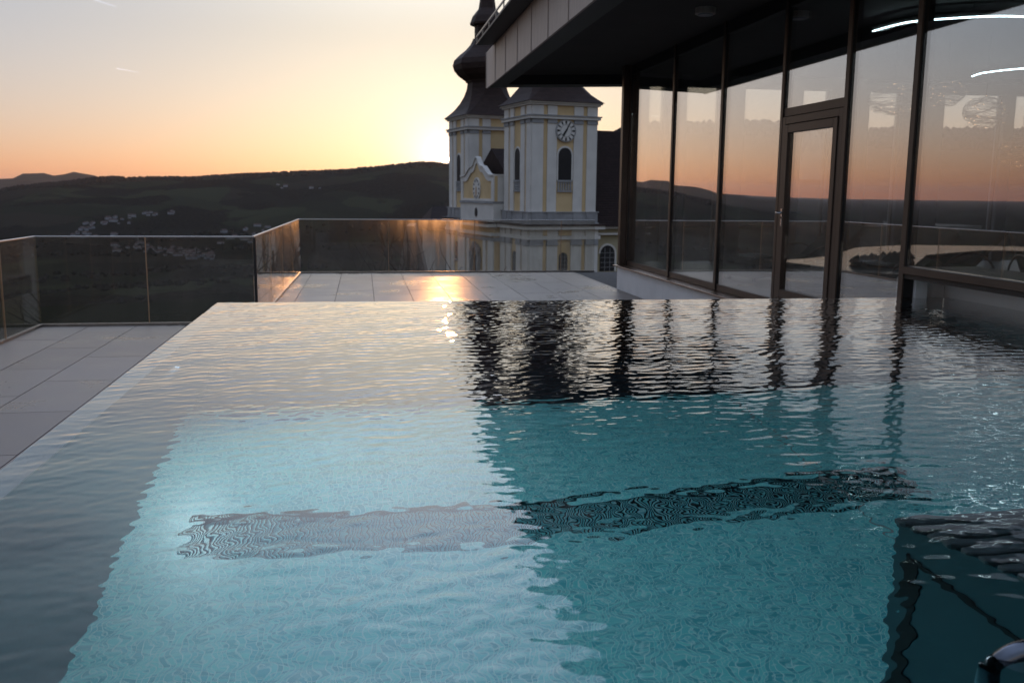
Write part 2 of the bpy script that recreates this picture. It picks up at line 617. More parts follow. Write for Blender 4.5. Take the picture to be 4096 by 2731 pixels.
def fnoise(x, y, scale, octv=4, seed=0):
    s = np.zeros_like(x, dtype=float)
    amp = 1.0
    tot = 0
    for o in range(octv):
        f = 2 ** o / scale
        for j in range(3):
            a = 2.1 * j + 0.7 * o + seed
            p = _ph[(o * 3 + j + int(seed * 7)) % 40]
            s = s + amp * np.sin((x * math.cos(a) + y * math.sin(a)) * f * 6.28 + p[0]) * np.cos((-x * math.sin(a) + y * math.cos(a)) * f * 4.9 + p[1])
        tot += amp * 1.5
        amp *= 0.5
    return s / tot


RIDGE_AZ = [-60, -34, -28, -24, -20.5, -19.0, -17.5, -15.8, -14.5, -14.0, -13.3, -10.8, -8.4, -5.9, -3.4, -0.8, 0.5, 1.8, 3.4, 4.4, 5.4, 8, 12, 16, 24, 40, 60]
RIDGE_EL = [-2.2, -2.2, -1.9, -1.15, -0.45, -0.06, 0.15, 0.36, 0.45, 0.50, 0.44, 0.61, 0.73, 0.86, 0.97, 1.18, 1.30, 1.45, 1.60, 1.63, 1.56, 1.7, 1.8, 1.8, 1.6, 1.0, 0.0]
R_RIDGE = 5200.0


def terrain(x, y):
    r = np.hypot(x, y)
    az = np.degrees(np.arctan2(x, y))
    base = -14 - 186 * sstep(90, 1500, r) ** 0.8
    base = base + 9 * fnoise(x, y, 700, 3, 0.3) * sstep(250, 900, r)
    spur = 46 * sstep(300, 800, r) * (1 - sstep(900, 1700, r)) * sstep(-30, -18, az) * (1 - sstep(-9, 2, az))
    base = base + spur * (0.6 + 0.4 * fnoise(x, y, 500, 2, 1.1))
    el = np.interp(az, RIDGE_AZ, RIDGE_EL)
    top = 1.7 + R_RIDGE * np.tan(np.radians(el))
    up_ = sstep(3000, R_RIDGE, r)
    ridge = np.maximum(top + 200, 0) * up_ * (1 - 0.35 * sstep(R_RIDGE, 9000, r))
    foot = sstep(2700, 3900, r) * (1 - sstep(4000, 5000, r)) * 30 * np.clip((top + 150) / 150, 0, 1)
    rough = 16 * fnoise(x, y, 900, 4, 2.2) * sstep(3200, 3900, r) * np.clip((top + 200) / 200, 0, 1) * (1 - 0.9 * sstep(4500, 5150, r))
    # distant range
    f2 = np.exp(-((az + 17) / 5.5) ** 2)
    el2 = 0.20 + 0.10 * np.sin(az * 2.7) + 0.05 * np.sin(az * 7.1 + 1)
    far = (14000 * np.tan(np.radians(el2)) + 200) * f2 * sstep(11500, 14000, r)
    # wooded hill behind the church and pavilion
    el3 = np.interp(az, [8, 13, 17, 24, 30, 36, 44, 60, 80], [0, 3.0, 3.5, 3.55, 3.1, 2.95, 2.9, 2.2, 0])
    r3 = 950.0
    h3 = (1.7 + r3 * np.tan(np.radians(el3)) + 14) * sstep(8, 15, az) * (1 - sstep(60, 85, az))
    hill3 = h3 * sstep(260, r3, r)
    z = base + ridge + foot + rough + far
    w3 = sstep(9, 16, az) * (1 - sstep(60, 85, az)) * sstep(140, 420, r)
    return np.where(r < 20000, np.maximum(z, (-14 + hill3) * w3 + z * (1 - w3)), z)


azs = np.concatenate([np.arange(-180, -62, 6), np.arange(-62, 62.01, 0.5), np.arange(66, 180.1, 6)])
rs = np.concatenate([[0, 30, 60], np.geomspace(90, 3000, 60), np.geomspace(3080, 6000, 46), np.geomspace(6300, 14500, 22), np.geomspace(15500, 45000, 10)])
AA, RR = np.meshgrid(np.radians(azs), rs)
TX, TY = RR * np.sin(AA), RR * np.cos(AA)
TZ = terrain(TX, TY)
nr, na = TX.shape
verts = np.stack([TX, TY, TZ], -1).reshape(-1, 3)
idx = np.arange(nr * na).reshape(nr, na)
quads = np.stack([idx[:-1, :-1], idx[:-1, 1:], idx[1:, 1:], idx[1:, :-1]], -1).reshape(-1, 4)
quads = quads[:, ::-1]


def grid_mesh(name, verts, quads, m, smooth=True):
    me = bpy.data.meshes.new(name)
    me.vertices.add(len(verts))
    me.vertices.foreach_set('co', np.ascontiguousarray(verts, dtype=np.float32).ravel())
    me.loops.add(len(quads) * 4)
    me.loops.foreach_set('vertex_index', np.ascontiguousarray(quads, dtype=np.int32).ravel())
    me.polygons.add(len(quads))
    me.polygons.foreach_set('loop_start', np.arange(0, len(quads) * 4, 4, dtype=np.int32))
    me.polygons.foreach_set('loop_total', np.full(len(quads), 4, dtype=np.int32))
    me.update(calc_edges=True)
    me.materials.append(m)
    me.polygons.foreach_set('use_smooth', [smooth] * len(quads))
    me.validate()
    return me


# land: patchwork of dark fields, meadow and woodland
kl = NT('dusk land')
tc = kl.n('ShaderNodeTexCoord')
vor = kl.n('ShaderNodeTexVoronoi', feature='F1')
mp = kl.n('ShaderNodeMapping')
mp.inputs['Scale'].default_value = (1, 1, 0)
kl.l(tc.outputs['Object'], mp.inputs[0])
nzw = kl.n('ShaderNodeTexNoise')
nzw.inputs['Scale'].default_value = 0.003
nzw.inputs['Detail'].default_value = 4
kl.l(mp.outputs[0], nzw.inputs[0])
adv = kl.n('ShaderNodeMix', data_type='VECTOR')
wsc = kl.n('ShaderNodeVectorMath', operation='SCALE')
wsc.inputs['Scale'].default_value = 260
kl.l(nzw.outputs['Color'], wsc.inputs[0])
wad = kl.n('ShaderNodeVectorMath', operation='ADD')
kl.l(mp.outputs[0], wad.inputs[0])
kl.l(wsc.outputs[0], wad.inputs[1])
vor.inputs['Scale'].default_value = 1 / 260
kl.l(wad.outputs[0], vor.inputs['Vector'])
vsep = kl.n('ShaderNodeSeparateColor')
kl.l(vor.outputs['Color'], vsep.inputs[0])
rp = kl.n('ShaderNodeValToRGB')
rp.color_ramp.interpolation = 'CONSTANT'
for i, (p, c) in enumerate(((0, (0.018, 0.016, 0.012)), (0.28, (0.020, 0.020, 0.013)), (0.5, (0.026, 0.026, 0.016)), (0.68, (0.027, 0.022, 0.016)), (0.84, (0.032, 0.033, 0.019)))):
    if i < 2:
        e = rp.color_ramp.elements[i]
        e.position = p
    else:
        e = rp.color_ramp.elements.new(p)
    e.color = (*c, 1)
kl.l(vsep.outputs[0], rp.inputs[0])
nwood = kl.n('ShaderNodeTexNoise')
nwood.inputs['Scale'].default_value = 0.0022
nwood.inputs['Detail'].default_value = 7
kl.l(mp.outputs[0], nwood.inputs[0])
wmask = kl.n('ShaderNodeValToRGB')
wmask.color_ramp.elements[0].position = 0.50
wmask.color_ramp.elements[1].position = 0.53
kl.l(nwood.outputs[0], wmask.inputs[0])
nfin = kl.n('ShaderNodeTexNoise')
nfin.inputs['Scale'].default_value = 0.06
nfin.inputs['Detail'].default_value = 5
kl.l(mp.outputs[0], nfin.inputs[0])
wcol = kl.n('ShaderNodeValToRGB')
wcol.color_ramp.elements[0].position = 0.35
wcol.color_ramp.elements[1].position = 0.7
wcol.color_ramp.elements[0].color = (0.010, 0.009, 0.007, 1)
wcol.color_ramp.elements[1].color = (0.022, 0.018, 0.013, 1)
kl.l(nfin.outputs[0], wcol.inputs[0])
mx = kl.n('ShaderNodeMix', data_type='RGBA')
kl.l(wmask.outputs[0], mx.inputs['Factor'])
kl.l(rp.outputs[0], mx.inputs['A'])
kl.l(wcol.outputs[0], mx.inputs['B'])
kl.l(mx.outputs['Result'], kl.p.inputs['Base Color'])
kl.p.inputs['Roughness'].default_value = 1.0
kl.p.inputs['Specular IOR Level'].default_value = 0.0
bmp = kl.n('ShaderNodeBump')
bmp.inputs['Strength'].default_value = 0.6
bmp.inputs['Distance'].default_value = 14
kl.l(kl.math('MULTIPLY', nfin.outputs[0], wmask.outputs[0]), bmp.inputs['Height'])
kl.l(bmp.outputs[0], kl.p.inputs['Normal'])
MT['land'] = kl.m
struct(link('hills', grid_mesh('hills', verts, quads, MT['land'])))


def polar(az, r):
    a = math.radians(az)
    return r * math.sin(a), r * math.cos(a)


def tz(x, y):
    return float(terrain(np.array([float(x)]), np.array([float(y)]))[0])


# river in the valley (seen mirrored in the glass)
kr = mat('river water', (0.02, 0.025, 0.03), None, 1, 0.12, spec=0.6)
near = [(-24.6, 2750), (-26.2, 2660), (-27.7, 2560), (-29.5, 2420), (-32, 2400), (-33.2, 3250), (-36, 3640), (-42, 3800), (-52, 4250), (-70, 4900)]
farb = [(-70, 5400), (-52, 4600), (-42, 4100), (-36, 3960), (-32.2, 3870), (-29.4, 3560), (-28.2, 3080), (-26.8, 2880), (-25.4, 2790)]
m = MB()
pts = [(*polar(a, r_), -186.0) for a, r_ in near + farb]
m.face(pts[::-1])
riv = struct(link('river', m.mesh('river', kr)))
if riv.data.polygons[0].normal.z < 0:
    riv.data.flip_normals()


def crowns(spots, name, m):
    """Far-off woodland: many small uneven crowns in one mesh."""
    mb = MB()
    for x, y, z, h, w in spots:
        k = 6
        a0 = random.random() * 6
        prof = [(0.0, 0.35), (0.25, 1.0), (0.6, 0.75), (0.85, 0.35)]
        rings_ = []
        for t, q in prof:
            rr = [w * q * random.uniform(0.75, 1.2) for _ in range(k)]
            rings_.append([(x + rr[i] * math.cos(a0 + i * 6.283 / k), y + rr[i] * math.sin(a0 + i * 6.283 / k), z + h * t * random.uniform(0.93, 1.07)) for i in range(k)])
        s = len(mb.v)
        mb.rings(rings_, cap=False)
        mb.v.append((x, y, z + h))
        ti = len(mb.v) - 1
        for i in range(k):
            mb.f.append((s + 3 * k + i, s + 3 * k + (i + 1) % k, ti))
            mb.mi.append(0)
    return mb.mesh(name, m)


spots = []
for i in range(3600):
    az = random.uniform(-21.5, 14)
    r_ = R_RIDGE + random.uniform(-420, 60) * random.random()
    x, y = polar(az, r_)
    spots.append((x, y, tz(x, y) - 3, random.uniform(7, 17), random.uniform(6, 12)))
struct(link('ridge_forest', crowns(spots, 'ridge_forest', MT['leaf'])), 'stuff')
spots = []
for i in range(1500):
    az = random.uniform(13, 50)
    r_ = random.uniform(700, 960)
    x, y = polar(az, r_)
    spots.append((x, y, tz(x, y) - 2, random.uniform(7, 13), random.uniform(4, 8)))
struct(link('hill_forest', crowns(spots, 'hill_forest', MT['leaf'])), 'stuff')
spots = []
for i in range(330):  # wooded island and banks of the river
    q = random.random()
    az = -29.4 - 2.9 * q
    r_ = random.uniform(2560 + 60 * q, 2760 + 380 * q)
    x, y = polar(az, r_)
    spots.append((x, y, -187.5, random.uniform(12, 26), random.uniform(10, 18)))
for i in range(500):
    az = random.uniform(-40, -23)
    r_ = np.interp(-az, [23, 24.6, 27.7, 29.5, 32, 36, 42], [2700, 2700, 2500, 2370, 2330, 3600, 3750]) - random.uniform(0, 130)
    x, y = polar(az, r_)
    spots.append((x, y, tz(x, y) - 1, random.uniform(7, 16), random.uniform(6, 14)))
struct(link('riverside_wood', crowns(spots, 'riverside_wood', MT['leaf'])), 'stuff')
spots = []
for i in range(900):  # hedges and copses on the valley floor
    az = random.gauss(-12, 7)
    r_ = random.choice([1500, 1800, 2250, 2550, 3200, 3500]) + random.gauss(0, 45) + az * 12
    x, y = polar(az, r_)
    spots.append((x, y, tz(x, y) - 1, random.uniform(5, 12), random.uniform(5, 12)))
struct(link('valley_copses', crowns(spots, 'valley_copses', MT['leaf'])), 'stuff')


# houses of the villages, each its own object
def house_mesh(l, w, h, rh):
    mb = MB()
    mb.m = 0
    mb.box(-l / 2, l / 2, -w / 2, w / 2, -3, h)
    mb.m = 1
    e = 0.5
    a = [(-l / 2 - e, -w / 2 - e, h - 0.2), (-l / 2 - e, w / 2 + e, h - 0.2), (-l / 2 - e, 0, h + rh)]
    mb.extrude(a, (l + 2 * e, 0, 0))
    return mb.mesh('house', [MT['house_wall'], MT['house_roof']])


HM = [house_mesh(13, 10, 5.5, 4), house_mesh(18, 11, 6.5, 4.5), house_mesh(11, 9, 4.5, 3.5), house_mesh(26, 12, 6, 4)]


def ray_ground(az, el):
    """Range at which the sight line of that bearing meets the land."""
    t = math.tan(math.radians(el))
    rr = np.geomspace(300, 9000, 700)
    x, y = rr * math.sin(math.radians(az)), rr * math.cos(math.radians(az))
    zz = terrain(x, y)
    hit = np.nonzero(zz > 1.7 + rr * t)[0]
    return rr[hit[0]] if len(hit) else None


VILL = [  # az range, elevation range, how many, label, group
    (-14.3, -8.8, -4.2, -3.0, 62, 'tiny pale house of the larger village on the valley floor', 'houses of the valley floor village', 1.0),
    (-16.3, -15.1, -2.9, -1.95, 16, 'tiny pale house of the hamlet at far left above the glass rail', 'houses of the left hamlet'),
    (-14.8, -13.1, -2.1, -1.6, 11, 'tiny pale house scattered on the lower slope above the left hamlet', 'houses on the lower slope'),
    (-13.6, -10.6, -1.62, -1.35, 9, 'tiny pale house in the row climbing the middle slope', 'houses in the row on the middle slope'),
    (-8.5, -5.6, -3.2, -2.3, 13, 'tiny house among trees just behind the balustrade corner', 'houses behind the balustrade corner'),
    (-5.3, -2.4, -0.05, 0.45, 5, 'small pale farm building high on the ridge slope', 'farm buildings on the ridge slope'),
]
for V in VILL:
    a0, a1, e0, e1, n, lab, grp = V[:7]
    k = 0
    tries = 0
    while k < n and tries < 400:
        tries += 1
        q = random.random()
        az = a0 + (a1 - a0) * q
        el = random.uniform(e0, e1)
        if len(V) > 7:
            el = e1 + (e0 - e1) * (0.15 + 0.6 * q + random.gauss(0, 0.16))
        r_ = ray_ground(az, el)
        if r_ is None or r_ > 7000:
            continue
        x, y = polar(az, r_)
        h = link('house', random.choice(HM), None, (x, y, tz(x, y)))
        h.rotation_euler = (0, 0, random.uniform(0, 3.14))
        s = random.uniform(0.8, 1.15)
        h.scale = (s, s, s)
        tag(h, lab, 'house', grp)
        k += 1
r_ = ray_ground(-6.24, -2.2)
x, y = polar(-6.24, r_)
h = link('house', HM[3], None, (x, y, tz(x, y)))
tag(h, 'single larger white house standing alone right above the balustrade corner', 'house')

# ---------------------------------------------------------------- terrace
XL_ = -1.143


def slab_mesh(w, l, t=0.006, bev=0.0012):
    return MB().box(-w / 2, w / 2, -l / 2, l / 2, -t, 0).mesh('tile', MT['slab'])


floor = struct(link('terrace_floor', MB().box(-4.02, XL_ - 0.02, 0.55, 12.13, -0.35, -0.007).box(-1.40, 4.54, 7.62, 19.54, -0.35, -0.007)
                    .box(4.54, 13.2, 16.06, 19.54, -0.35, -0.007).box(XL_ - 0.02, 4.6, 7.55, 7.62, -0.35, -0.007).mesh('terrace_floor', MT['joint'])))
TW, TL = 0.605, 1.21
_cut = {}


def put_tile(x0, x1, y0, y1):
    w, l = round(x1 - x0 - 0.009, 3), round(y1 - y0 - 0.009, 3)
    if w < 0.04 or l < 0.04:
        return
    if (w, l) not in _cut:
        _cut[(w, l)] = slab_mesh(w, l)
    o = link('tile', _cut[(w, l)], floor, ((x0 + x1) / 2, (y0 + y1) / 2, random.uniform(-0.0012, 0.0)))
    o.rotation_euler = (random.uniform(-0.0004, 0.0004), random.uniform(-0.0004, 0.0004), 0)


# left deck (columns seen at x=-3.39, -2.83) and back deck (joints at -1.066 + n*0.61)
xcols = [-3.985 - 0.03, -3.393, -2.83, -2.225, -1.62, -1.39]
for ci in range(len(xcols) - 1):
    y = 12.06 - (0.45 if ci % 2 else 1.05)
    put_tile(xcols[ci], xcols[ci + 1], y, 12.06)
    while y > 1.0:
        put_tile(xcols[ci], xcols[ci + 1], max(y - TL, 0.6), y)
        y -= TL
xb = [-1.39] + [-1.066 + i * 0.61 for i in range(0, 11)]
xb[-1] = 4.49
for ci in range(len(xb) - 1):
    y = 19.44
    first = True
    while y > 7.8:
        l = (0.45 if ci % 2 else 1.0) if first else TL
        first = False
        put_tile(xb[ci], xb[ci + 1], max(y - l, 7.75), y)
        y -= l

# ---------------------------------------------------------------- glass balustrades
def balustrade(p0, p1, joints, label, cuts_first=True, post=False):
    """Frameless glass parapet from p0 to p1, panel joints at given fractions."""
    p0, p1 = Vector((*p0, 0)), Vector((*p1, 0))
    d = p1 - p0
    L = d.length
    rz = math.atan2(d.y, d.x)
    t = thing('glass_balustrade', label, 'balustrade', p0, rz, 'glass balustrades round the terrace')
    H = 1.10
    link('base_channel', MB().box(0, L, -0.022, 0.022, -0.02, 0.03).mesh('base_channel', MT['rail']), t)
    r_ = link('top_rail', MB().box(0, L, -0.016, 0.016, H, H + 0.018).mesh('top_rail', MT['railcap'], bevel=0.004), t)
    xs = [0.0] + [j * L for j in joints] + [L]
    for a, b in zip(xs[:-1], xs[1:]):
        g = MB()
        g.box(a + 0.006, b - 0.006, -0.008, 0.008, 0.03, H)
        link('glass_panel', g.mesh('glass_panel', MT['rail_glass']), t)
    ed = MB()
    for a in xs[1:-1]:
        link('panel_joint', MB().box(a - 0.005, a + 0.005, -0.009, 0.009, 0.031, H - 0.002).mesh('panel_joint', MT['edge']), t)
    return t


MT['edge'] = mat('sun tinted cut glass edge', (0.38, 0.22, 0.12), (0.46, 0.28, 0.16), 12, 0.3, 0.0)  # orange of sun-caught glass edges is put into the base colour
FX0, FX1, FY = -3.97, -1.385, 12.10
balustrade((FX0, FY), (FX1, FY), [0.497], 'front facing glass balustrade at left edge with two tall panes')
balustrade((FX0, 0.6), (FX0, FY - 0.012), [0.1, 0.2, 0.3, 0.4, 0.5, 0.6, 0.7, 0.8, 0.9], 'glass balustrade along the left side of the terrace, cut off by the photo edge')
balustrade((FX1, FY + 0.012), (-1.30, 19.5), [0.26, 0.5, 0.76], 'short side run of glass balustrade with its rail glowing orange')
balustrade((-1.288, 19.5), (4.95, 19.5), [0.289, 0.58, 0.88], 'rear glass balustrade in front of the church')
c = thing('corner_post', 'slim black post at the corner where the front and side glass meet', 'post', (FX1, FY, 0))
box('post', MT['black'], c, 0.006, 0.04, -0.045, -0.01, 0, 1.1)

# ---------------------------------------------------------------- pool
WZ = 0.82
XL, XR = -1.143, 5.06
Y0 = 0.25
def yfar(x):
    return 7.47 - (x - XL) * 0.0215
pool = thing('infinity_pool', 'raised infinity pool with turquoise mosaic floor filling the foreground', 'pool')
PD = -0.93
link('pool_floor', MB().box(XL + 0.09, XR, Y0, 7.5, PD - 0.1, PD).mesh('pool_floor', MT['mosaic']), pool)
# the trench in the floor
fl = pool.children[0]
bpy.data.objects.remove(fl)
mb = MB()
TX0, TX1, TY0, TY1 = -0.80, 2.68, 3.90, 4.24
FYE = 5.62
for a in ((XL + 0.09, TX0, Y0, FYE), (TX1, XR, Y0, FYE), (TX0, TX1, Y0, TY0), (TX0, TX1, TY1, FYE)):
    mb.box(*a, PD - 0.1, PD)
link('pool_floor', mb.mesh('pool_floor', MT['mosaic']), pool)
tr = link('floor_channel', MB().box(TX0, TX1, TY0, TY1, PD - 0.15, PD - 0.026).mesh('floor_channel', MT['mosaic']), pool)
mb = MB()
x = TX0 + 0.012
while x < TX1:
    mb.box(x, x + 0.0022, TY0 + 0.012, TY1 - 0.012, PD - 0.024, PD - 0.006)
    x += 0.019
link('shade_fins', mb.mesh('shade_fins', MT['pool_groove']), pool)['kind'] = 'stuff'  # added black fins, imitating the uneven light along the channel
for yy in (TY0, TY1 - 0.012):
    link('channel_edge', MB().box(TX0, TX1, yy, yy + 0.012, PD - 0.0255, PD + 0.002).mesh('channel_edge', MT['mosaic_dark']), pool)
link('floor_joint', MB().box(2.30, 2.312, Y0, 5.5, PD, PD + 0.003).mesh('floor_joint', MT['rim']), pool)
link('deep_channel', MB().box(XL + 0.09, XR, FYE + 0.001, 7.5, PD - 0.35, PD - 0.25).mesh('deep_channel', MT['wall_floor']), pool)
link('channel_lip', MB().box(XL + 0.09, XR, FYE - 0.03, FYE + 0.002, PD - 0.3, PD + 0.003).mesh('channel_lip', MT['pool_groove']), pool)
# walls
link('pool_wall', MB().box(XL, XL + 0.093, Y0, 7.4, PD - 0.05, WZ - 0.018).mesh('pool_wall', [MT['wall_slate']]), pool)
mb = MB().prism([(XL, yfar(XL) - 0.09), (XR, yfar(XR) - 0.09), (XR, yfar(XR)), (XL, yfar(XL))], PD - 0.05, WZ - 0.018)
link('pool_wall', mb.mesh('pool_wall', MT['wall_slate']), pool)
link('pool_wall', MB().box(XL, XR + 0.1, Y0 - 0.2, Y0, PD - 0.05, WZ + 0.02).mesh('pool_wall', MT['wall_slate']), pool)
# rim slabs under a film of water
rim_l = []
y = 7.38
while y > Y0:
    y1 = y
    y = max(y - 1.2, Y0)
    link('rim_slab', MB().box(XL, XL + 0.105, y + 0.002, y1 - 0.002, WZ - 0.018, WZ - 0.005).mesh('rim_slab', MT['rim']), pool)
x = XL
while x < XR:
    x1 = min(x + 1.2, XR)
    link('rim_slab', MB().prism([(x + .002, yfar(x) - 0.09), (x1 - .002, yfar(x1) - 0.09), (x1 - .002, yfar(x1)), (x + .002, yfar(x))], WZ - 0.018, WZ - 0.005).mesh('rim_slab', MT['rim']), pool)
    x = x1
# outer cladding
link('outer_wall', MB().box(XL - 0.02, XL - 0.002, Y0, 7.44, 0, WZ - 0.03).mesh('outer_wall', MT['rim']), pool)
# lamp in the left wall
lp = link('pool_lamp', MB().rings([[(0.0, 0.016 * math.cos(a), 0.016 * math.sin(a)) for a in np.linspace(0, 6.283, 17)[:-1]], [(0.02, 0.014 * math.cos(a), 0.014 * math.sin(a)) for a in np.linspace(0, 6.283, 17)[:-1]]]).mesh('pool_lamp', MT['pool_led']), pool, (XL + 0.093, 5.4, 0.30))
link('lamp_blocker', MB().box(0.0, 0.07, -0.10, 0.06, 0.028, 0.033).mesh('lamp_blocker', MT['black']), lp)  # added plate that hides the lamp's glare from the camera
ld = bpy.data.lights.new('pool_lamp_light', 'AREA')
ld.shape = 'DISK'
ld.size = 0.035
ld.energy = 15
ld.color = (0.80, 0.93, 1.0)
lo = link('pool_lamp_light', ld, lp, (0.03, 0, 0))
lo.rotation_euler = Vector((0.45, -0.89, 0.0)).to_track_quat('-Z', 'Y').to_euler()

# water surface with real ripples
NXW, NYW = 820, 980
gx = np.linspace(XL, XR, NXW)
ty = np.linspace(0, 1, NYW) ** 1.15
GX, T = np.meshgrid(gx, ty)
GY = Y0 + (yfar(GX) - Y0) * T
GZ = np.zeros_like(GX)
for i in range(46):
    lam = RNG.uniform(0.036, 0.125)
    th = RNG.normal(-1.45, 0.42)
    sl = 0.0068
    kx, ky = 6.2832 / lam * math.cos(th), 6.2832 / lam * math.sin(th)
    GZ += sl * lam / 6.2832 * np.sin(kx * GX + ky * GY + RNG.uniform(0, 6.28))
for i in range(40):
    lam = RNG.uniform(0.036, 0.09)
    th = RNG.uniform(0, 6.28)
    kx, ky = 6.2832 / lam * math.cos(th), 6.2832 / lam * math.sin(th)
    GZ += 0.0048 * lam / 6.2832 * np.sin(kx * GX + ky * GY + RNG.uniform(0, 6.28))
for i in range(10):
    lam = RNG.uniform(0.2, 0.5)
    th = RNG.normal(-1.3, 0.5)
    kx, ky = 6.2832 / lam * math.cos(th), 6.2832 / lam * math.sin(th)
    GZ += 0.006 * lam / 6.2832 * np.sin(kx * GX + ky * GY + RNG.uniform(0, 6.28))
calm = 0.62 + 0.36 * sstep(2.2, 5.0, GY) + 0.42 * fnoise(GX * 100, GY * 100, 230, 3, 0.5)
GZ *= np.clip(calm, 0.3, 1.2)
wverts = np.stack([GX, GY, GZ + WZ], -1).reshape(-1, 3)
widx = np.arange(NXW * NYW).reshape(NYW, NXW)
wq = np.stack([widx[:-1, :-1], widx[:-1, 1:], widx[1:, 1:], widx[1:, :-1]], -1).reshape(-1, 4)
struct(link('water', grid_mesh('water', wverts, wq, MT['water'])))

# underwater slatted lounger at lower right
b = thing('underwater_lounger', 'slatted lounger standing under water at lower right', 'pool lounger')
mb = MB()
mb.extrude([(1.66, 0.4, PD), (1.66, 2.56, PD), (1.66, 2.56, 0.40), (1.66, 1.6, 0.70), (1.66, 0.4, 0.70)], (0.04, 0, 0))
link('side_panel', mb.mesh('side_panel', MT['pool_panel']), b)
box('panel_groove', MT['pool_groove'], b, 1.655, 1.66, 2.44, 2.50, PD, 0.215)
box('panel_groove', MT['pool_groove'], b, 1.655, 1.66, 0.6, 2.438, 0.185, 0.215)
box('end_panel', MT['pool_panel'], b, 1.70, 3.0, 2.52, 2.56, PD, 0.37)
yy = 2.53
sl_m = MB().box(0, 1.35, -0.021, 0.021, -0.018, 0.018).mesh('slat', MT['slatm'], bevel=0.008)
k = 0
while yy > 0.6:
    zz = 0.425 + max(0, min(2.56 - yy, 0.96)) * 0.31
    o = link('slat', sl_m, b, (1.64, yy, zz))
    yy -= 0.078
# grab rail
g = thing('grab_rail', 'curved steel grab rail breaking the water at the lower right corner', 'handrail')
pts = [(1.19, 1.50, -0.5), (1.19, 1.50, 0.72)]
for i in range(9):
    a = i / 8 * math.pi / 2
    pts.append((1.19 + 0.08 * (1 - math.cos(a)), 1.50 - 0.02 * (1 - math.cos(a)), 0.745 + 0.09 * math.sin(a)))
pts += [(1.5, 1.44, 0.835), (2.1, 1.32, 0.83)]
link('tube', MB().tube(pts, 0.021, 12).mesh('tube', MT['steel_dark'], smooth=True), g)
link('foot_plate', MB().rings([[(1.19 + 0.06 * math.cos(a), 1.5 + 0.06 * math.sin(a), z) for a in np.linspace(0, 6.283, 17)[:-1]] for z in (PD, PD + 0.02)]).mesh('foot_plate', MT['steel']), g)

# ---------------------------------------------------------------- glass pavilion
FXP = 4.65
pav = thing('glass_pavilion', 'modern pavilion with mirrored glass front and wide dark roof overhang', 'building')
# roof: soffit, perimeter beam, fascia panels, upper slab
SOF = 3.87
def yend(x):
    return 18.33 - (x - 2.42) * 0.30
mb = MB().prism([(2.75, -4), (13.3, -4), (13.3, yend(13.3) - 0.3), (2.75, yend(2.75) - 0.5)], SOF, SOF + 0.3)
link('soffit', mb.mesh('soffit', MT['soffit']), pav)
mb = MB()
mb.prism([(2.45, -4), (2.75, -4), (2.75, yend(2.75)), (2.45, yend(2.45))], 3.695, SOF + 0.3)
mb.prism([(2.75, yend(2.75) - 0.5), (13.3, yend(13.3) - 0.3), (13.3, yend(13.3)), (2.75, yend(2.75))], 3.695, SOF + 0.3)
link('edge_beam', mb.mesh('edge_beam', MT['black']), pav)
mb = MB().prism([(2.46, -4), (13.3, -4), (13.3, yend(13.3)), (2.46, yend(2.46))], SOF + 0.3, 4.35)
link('roof_slab', mb.mesh('roof_slab', MT['black']), pav)
y = yend(2.42)
widths = [0.93, 1.25]
i = 0
while y > -4:
    w = 1.22
    link('fascia_panel', MB().box(2.415, 2.445, y - w + 0.004, y - 0.004, 3.68, 4.36).mesh('fascia_panel', MT['fascia'], bevel=0.002), pav)
    link('seam_cap', MB().box(2.405, 2.414, y - 0.012, y + 0.012, 3.682, 4.355).mesh('seam_cap', MT['fascia']), pav)
    y -= w
mb = MB().prism([(2.10, -4), (13.4, -4), (13.4, yend(13.4) - 0.1), (2.10, 17.45)], 4.352, 4.385)
link('roof_edge', mb.mesh('roof_edge', MT['black']), pav)
# snow rail on the roof edge
gr = thing('roof_guard_rail', 'low thin rail on short posts along the roof edge', 'rail', (2.115, 0, 4.385))
link('rail_bar', MB().box(-0.012, 0.012, -4, 17.42, 0.10, 0.122).mesh('rail_bar', MT['rail']), gr)
pm = MB().box(-0.009, 0.009, -0.009, 0.009, 0, 0.10).mesh('post', MT['rail'])
for i in range(26):
    link('post', pm, gr, (0, 17.40 - 0.82 * i, 0))

# mullions (front face at x = 4.56)
MX0, MX1 = 4.612, 4.72
def mullion(ya, yb, z0=0.43, z1=SOF):
    o = link('mullion', MB().box(MX0, MX0 + 0.016, ya, yb, z0, z1).mesh('mullion', MT['bronze'], bevel=0.002), pav)
    link('mullion_shade', MB().box(MX0 + 0.0165, MX1, ya + 0.003, yb - 0.003, z0, z1).mesh('mullion_shade', MT['black']), o)  # black body puts the mullion's shaded near side into its colour
for ya, yb, z0 in ((15.90, 16.04, 0.43), (13.59, 13.66, 0.43), (11.65, 11.72, 0.43), (9.87, 9.93, 0.43), (8.47, 8.54, 0.43), (7.33, 7.40, 0.5), (5.0, 5.07, 1.1), (2.9, 2.97, 1.1), (0.8, 0.87, 1.1)):
    mullion(ya, yb, z0)
link('corner_column', MB().box(4.50, 4.611, 15.93, 16.06, 0.43, SOF).mesh('corner_column', MT['bronze'], bevel=0.004), pav)
link('bay_skirt', MB().box(4.625, 4.664, 0.87, 7.33, 0.99, 1.034).mesh('bay_skirt', MT['black']), pav)
